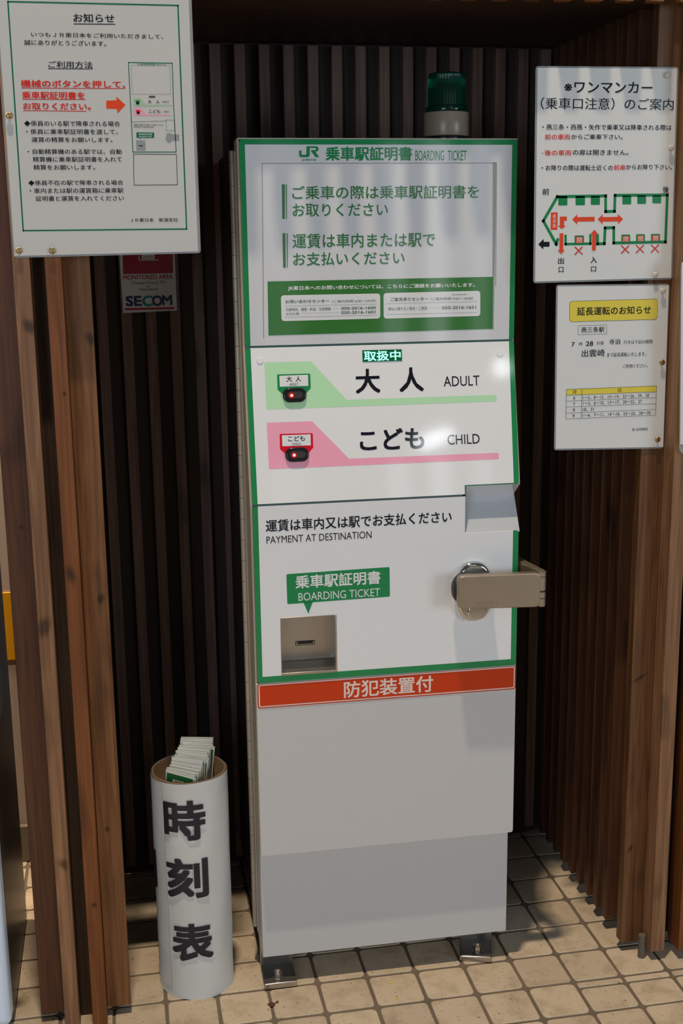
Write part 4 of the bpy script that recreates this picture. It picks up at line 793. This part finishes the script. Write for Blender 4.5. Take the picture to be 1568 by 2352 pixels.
def notice(name, label, cat, spec, corners, film, y, fin='film', extra=None, warp=None):
    """corners: paper (u, v) bottom-left, bottom-right, top-right, top-left; film: margins of the laminating pouch"""
    root = tag(empty(name, (sum(c[0] for c in corners) / 4, y, min(c[1] for c in corners))), label, cat)
    inv = Vector((-root.location.x, -root.location.y, -root.location.z))
    Fp = Frame((inv.x, inv.y + y, inv.z), (1, 0, 0), (0, 0, 1), fin)
    if warp: Fp.fn = lambda u, v, h: Vector((inv.x + u, inv.y + y - h - warp(u, v), inv.z + v))
    pm = MB(); N = 14
    c = [Vector(q) for q in corners]
    g = [[None] * (N + 1) for _ in range(N + 1)]; g2 = [[None] * (N + 1) for _ in range(N + 1)]
    for i in range(N + 1):
        for j in range(N + 1):
            a, b_ = i / N, j / N; q = (1 - b_) * ((1 - a) * c[0] + a * c[1]) + b_ * ((1 - a) * c[3] + a * c[2])
            g[i][j] = pm.bm.verts.new(Fp.P(q.x, q.y, 0)); g2[i][j] = pm.bm.verts.new(Fp.P(q.x, q.y, -0.0003))
    mi = pm.mi(ink('dimmed_paper' if spec == 'left_notice' else 'white_paper', fin))  # left notice: its dimmer light put into a darker, slightly warmer paper colour
    for i in range(N):
        for j in range(N):
            for G in (g, g2):
                f = pm.bm.faces.new([G[i][j], G[i + 1][j], G[i + 1][j + 1], G[i][j + 1]]); f.material_index = mi; f.smooth = True; f.tag = True
    if extra: extra(Fp, pm)
    Fp.ops(pm, spec); pm.build('paper', root)
    if film:
        l, r_, bt_, tp = film; fm = MB(); cs = [(c[0].x - l, c[0].y - bt_), (c[1].x + r_, c[1].y - bt_), (c[2].x + r_, c[2].y + tp), (c[3].x - l, c[3].y + tp)]
        pts = rounded(cs, 0.006, 4); fm.prism([Fp.P(u, v, -0.0005) for u, v in pts], (0, 0.0004, 0), M_FILM); fm.build('laminate_film', root)
    return root
LPY = -0.066
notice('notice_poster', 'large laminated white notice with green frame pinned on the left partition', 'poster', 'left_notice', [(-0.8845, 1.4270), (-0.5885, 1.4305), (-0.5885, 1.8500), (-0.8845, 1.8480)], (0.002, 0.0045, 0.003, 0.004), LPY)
g_ = 'thumbtacks in the large left notice'
M_BRASS = pmat('old_brass', (0.42, 0.29, 0.13), 0.38, 1.0); M_CLEAR = pmat('clear_pin', (0.62, 0.60, 0.50), 0.15)
tack(-0.8768, LPY - 0.0002, 1.4355, M_BRASS, 'brass thumbtack in the bottom left corner of the large left notice', g_)
tack(-0.8243, LPY - 0.0002, 1.4345, M_BRASS, 'brass thumbtack along the bottom edge of the large left notice', g_)
tack(-0.8775, LPY - 0.0002, 1.6440, M_BRASS, 'brass thumbtack halfway up the left edge of the large left notice', g_)
RY = -0.0225
notice('train_poster', 'laminated notice with green train diagram and red arrows on the right post', 'poster', 'train_notice', [(0.0150, 1.3695), (0.2755, 1.3720), (0.2690, 1.7350), (0.0110, 1.7330)], (0.0035, 0.003, 0.003, 0.003), RY)
notice('date_poster', 'laminated sheet with yellow heading and date table below the train notice', 'poster', 'date_notice', [(0.0620, 1.0635), (0.2752, 1.0580), (0.2722, 1.3580), (0.0580, 1.3600)], (0.003, 0.001, 0.003, 0.003), RY)
g_ = 'pins in the right notices'
tack(0.2591, RY - 0.0002, 1.3485, M_CLEAR, 'clear pin at the top right of the date sheet', g_)
tack(0.2640, RY - 0.0002, 1.2177, M_BRASS, 'brass thumbtack halfway down the right edge of the date sheet', g_)
tack(0.2617, RY - 0.0002, 1.0730, M_BRASS, 'brass thumbtack at the bottom right of the date sheet', g_)
tack(0.2429, RY - 0.0002, 1.3778, M_CLEAR, 'clear pin at the bottom right of the train notice', g_)
tack(0.2499, RY - 0.0002, 1.7235, M_CLEAR, 'clear pin at the top right of the train notice', g_)
tack(0.2626, RY - 0.0002, 1.6000, M_CLEAR, 'clear pin halfway down the right edge of the train notice', g_)
notice('camera_sticker', 'small red and white surveillance sticker on the back wall slats', 'sticker', 'camera_notice', [(-0.7115, 1.3030), (-0.5985, 1.3060), (-0.5985, 1.4560), (-0.7140, 1.4560)], None, 0.4985, 'semi')
# clear sleeve with a sheet at the right edge
sv = tag(empty('document_sleeve', (0.36, -0.0735, 1.05)), 'white sheet in a clear rounded sleeve at the right post', 'document sleeve')
p_ = MB(); p_.prism([(0.2845 - 0.36, 0, 1.0705 - 1.05), (0.49 - 0.36, 0, 1.0705 - 1.05), (0.478 - 0.36, 0, 1.40 - 1.05), (0.2705 - 0.36, 0, 1.40 - 1.05)], (0, 0.0005, 0), ink('white_paper', 'film')); p_.build('paper', sv)
p_ = MB(); p_.prism([(u - 0.36, 0.0008, v - 1.05) for u, v in rounded([(0.2840, 1.050), (0.495, 1.050), (0.482, 1.406), (0.2690, 1.406)], 0.018, 5)], (0, 0.0008, 0), M_FILM); p_.build('sleeve', sv)

# ------------------------------------------------------------------ leaflet tube
TX, TY, TR, TH = -0.634, 0.066, 0.0733, 0.4545
tb = tag(empty('leaflet_tube', (TX, TY, 0)), 'white paper covered cardboard tube with large black characters standing left of the machine', 'leaflet holder')
M_KRAFT = pmat('kraft_cardboard', (0.20, 0.125, 0.07), 0.75, bump=(120, 0.2, 3, 0.002), var=0.25); M_WRAP = pmat('white_wrap_paper', (0.66, 0.66, 0.64), 0.5, bump=(11, 0.22, 4, 0.012), var=0.10)
c_ = MB(); ri = TR - 0.0060; ro = TR - 0.0024
c_.lathe((0, 0, 0), [(ro, 0.0), (ro, TH), (ri + 0.001, TH + 0.0006), (ri, TH - 0.001), (ri, 0.30), (0.0, 0.30)], M_KRAFT, 64); c_.build('cardboard_tube', tb)
def wob(a, z): return 0.0005 * math.sin(3 * a + 9 * z) + 0.0004 * math.sin(7 * a - 22 * z) + (0.0007 * math.sin(31 * z + 2 * a) if z < 0.12 else 0.0)
def rim(a): return TH - 0.0012 + 0.0012 * math.sin(2 * a + 1) 
wr = MB(); n_, nz = 96, 28; i_ = wr.mi(M_WRAP); rings = []
for j in range(nz + 1):
    ring = []
    for k in range(n_):
        a = 2 * math.pi * k / n_; z = j / nz * rim(a) if j else 0.0
        r = TR + wob(a, z); ring.append(wr.bm.verts.new((r * math.sin(a), -r * math.cos(a), z)))
    rings.append(ring)
for A, B in zip(rings, rings[1:]):
    for k in range(n_):
        f = wr.bm.faces.new([A[k], A[(k + 1) % n_], B[(k + 1) % n_], B[k]]); f.material_index = i_; f.smooth = True
# overlapping paper seam on the left
sm = []
for j in range(25):
    z = 0.02 + (TH - 0.024) * j / 24; e = -0.80 + 0.012 * math.sin(z * 40)
    sm.append([wr.bm.verts.new(((TR + 0.0013 + wob(a, z)) * math.sin(a), -(TR + 0.0013 + wob(a, z)) * math.cos(a), z)) for a in (e, e - 0.2, e - 0.45, e - 0.8, e - 1.2)])
for A, B in zip(sm, sm[1:]):
    for k in range(4):
        f = wr.bm.faces.new([A[k], B[k], B[k + 1], A[k + 1]]); f.material_index = i_; f.smooth = True; f.tag = True
FT = Frame((0, 0, 0), (1, 0, 0), (0, 0, 1), 'matt', fn=lambda u, v, h: Vector(((TR + 0.0024 + h) * math.sin(u), -(TR + 0.0024 + h) * math.cos(u), v)))
M_TUBEINK = pmat('tube_ink', (0.016, 0.013, 0.022), 0.45)
rad = math.radians
for ch, a0, a1, z0, z1 in (('時', -44.8, 18.6, 0.3400, 0.4218), ('刻', -44.0, 19.5, 0.2195, 0.3022), ('表', -39.7, 23.1, 0.0858, 0.1660)):
    FT.text(wr, ch, None, 0.028, (rad(a0), z0, rad(a1), z1), 1, M_TUBEINK)
FT.text(wr, '刻', None, 0.028, (rad(-133), 0.2195, rad(-70.5), 0.3022), 1, M_TUBEINK)
wr.build('paper_wrap', tb)

# folded timetable leaflets in the tube
M_LEAF = pmat('leaflet_paper', (0.66, 0.66, 0.60), 0.5); M_LGREEN = pmat('leaflet_green', (0.015, 0.13, 0.035), 0.4)
def leaflet_mesh(front=False):
    b = MB(); hw, hh, t = 0.0315, 0.085, 0.0016
    b.box(-hw, hw, -t / 2, t / 2, -hh, hh, M_LEAF)
    Fr_ = Frame((0, -t / 2, 0), (1, 0, 0), (0, 0, 1), 'matt')
    Fr_.rect(b, -hw + 0.0025, hw - 0.0025, -hh, hh - (0.0015 if front else 0.0065), None, 1, mat=M_LGREEN)
    if front:
        Fr_.rect(b, -0.016, 0.010, hh - 0.0175, hh - 0.0115, None, 2, 0.0025, M_LEAF); Fr_.text(b, '燕三条', None, 0.01, (-0.010, hh - 0.0165, 0.004, hh - 0.0128), 3, M_LGREEN)
        Fr_.text(b, 'JR時刻表', None, 0.02, (-0.020, hh - 0.031, 0.016, hh - 0.0200), 2, M_LEAF)
    b.box(-hw + 0.0002, hw - 0.0002, t / 2, t / 2 + 0.0002, -hh, hh - 0.001, M_LGREEN)
    return b
lf0 = leaflet_mesh().build('leaflet'); lff = leaflet_mesh(True).build('leaflet')
NL = 27
GL = 'folded timetable leaflets in the tube'
for k in range(NL):
    o = lff if k == 0 else (lf0 if k == 1 else lf0.copy())
    if k > 1: COL.objects.link(o)
    f = k / (NL - 1); rr = random.uniform
    cx = -0.0250 + 0.0435 * f + (rr(-0.0018, 0.0018) if k else 0); cy = -0.0400 + 0.084 * f
    yaw = rad(-35 + 25 * f); top = 0.4600 + 0.036 * f ** 1.3 + (rr(-0.003, 0.002) if 0 < k < NL - 1 else 0.002 * f)
    tilt = 4.0 - 1.0 * f + (rr(-1.0, 1.0) if k else 0) + (3.0 if k in (14, 15, 22, 23) else 0)
    o.location = (TX + cx, TY + cy, top - 0.085); o.rotation_euler = (rad(-2 + 2 * f), rad(tilt), yaw)
    lab = 'thin green edged white leaflet packed among the others in the tube'
    if k == 0: lab = 'frontmost leaflet in the tube with green cover and title box facing out'
    if k == NL - 1: lab = 'rearmost leaflet in the tube standing highest with green cover'
    tag(o, lab, 'leaflet', GL)
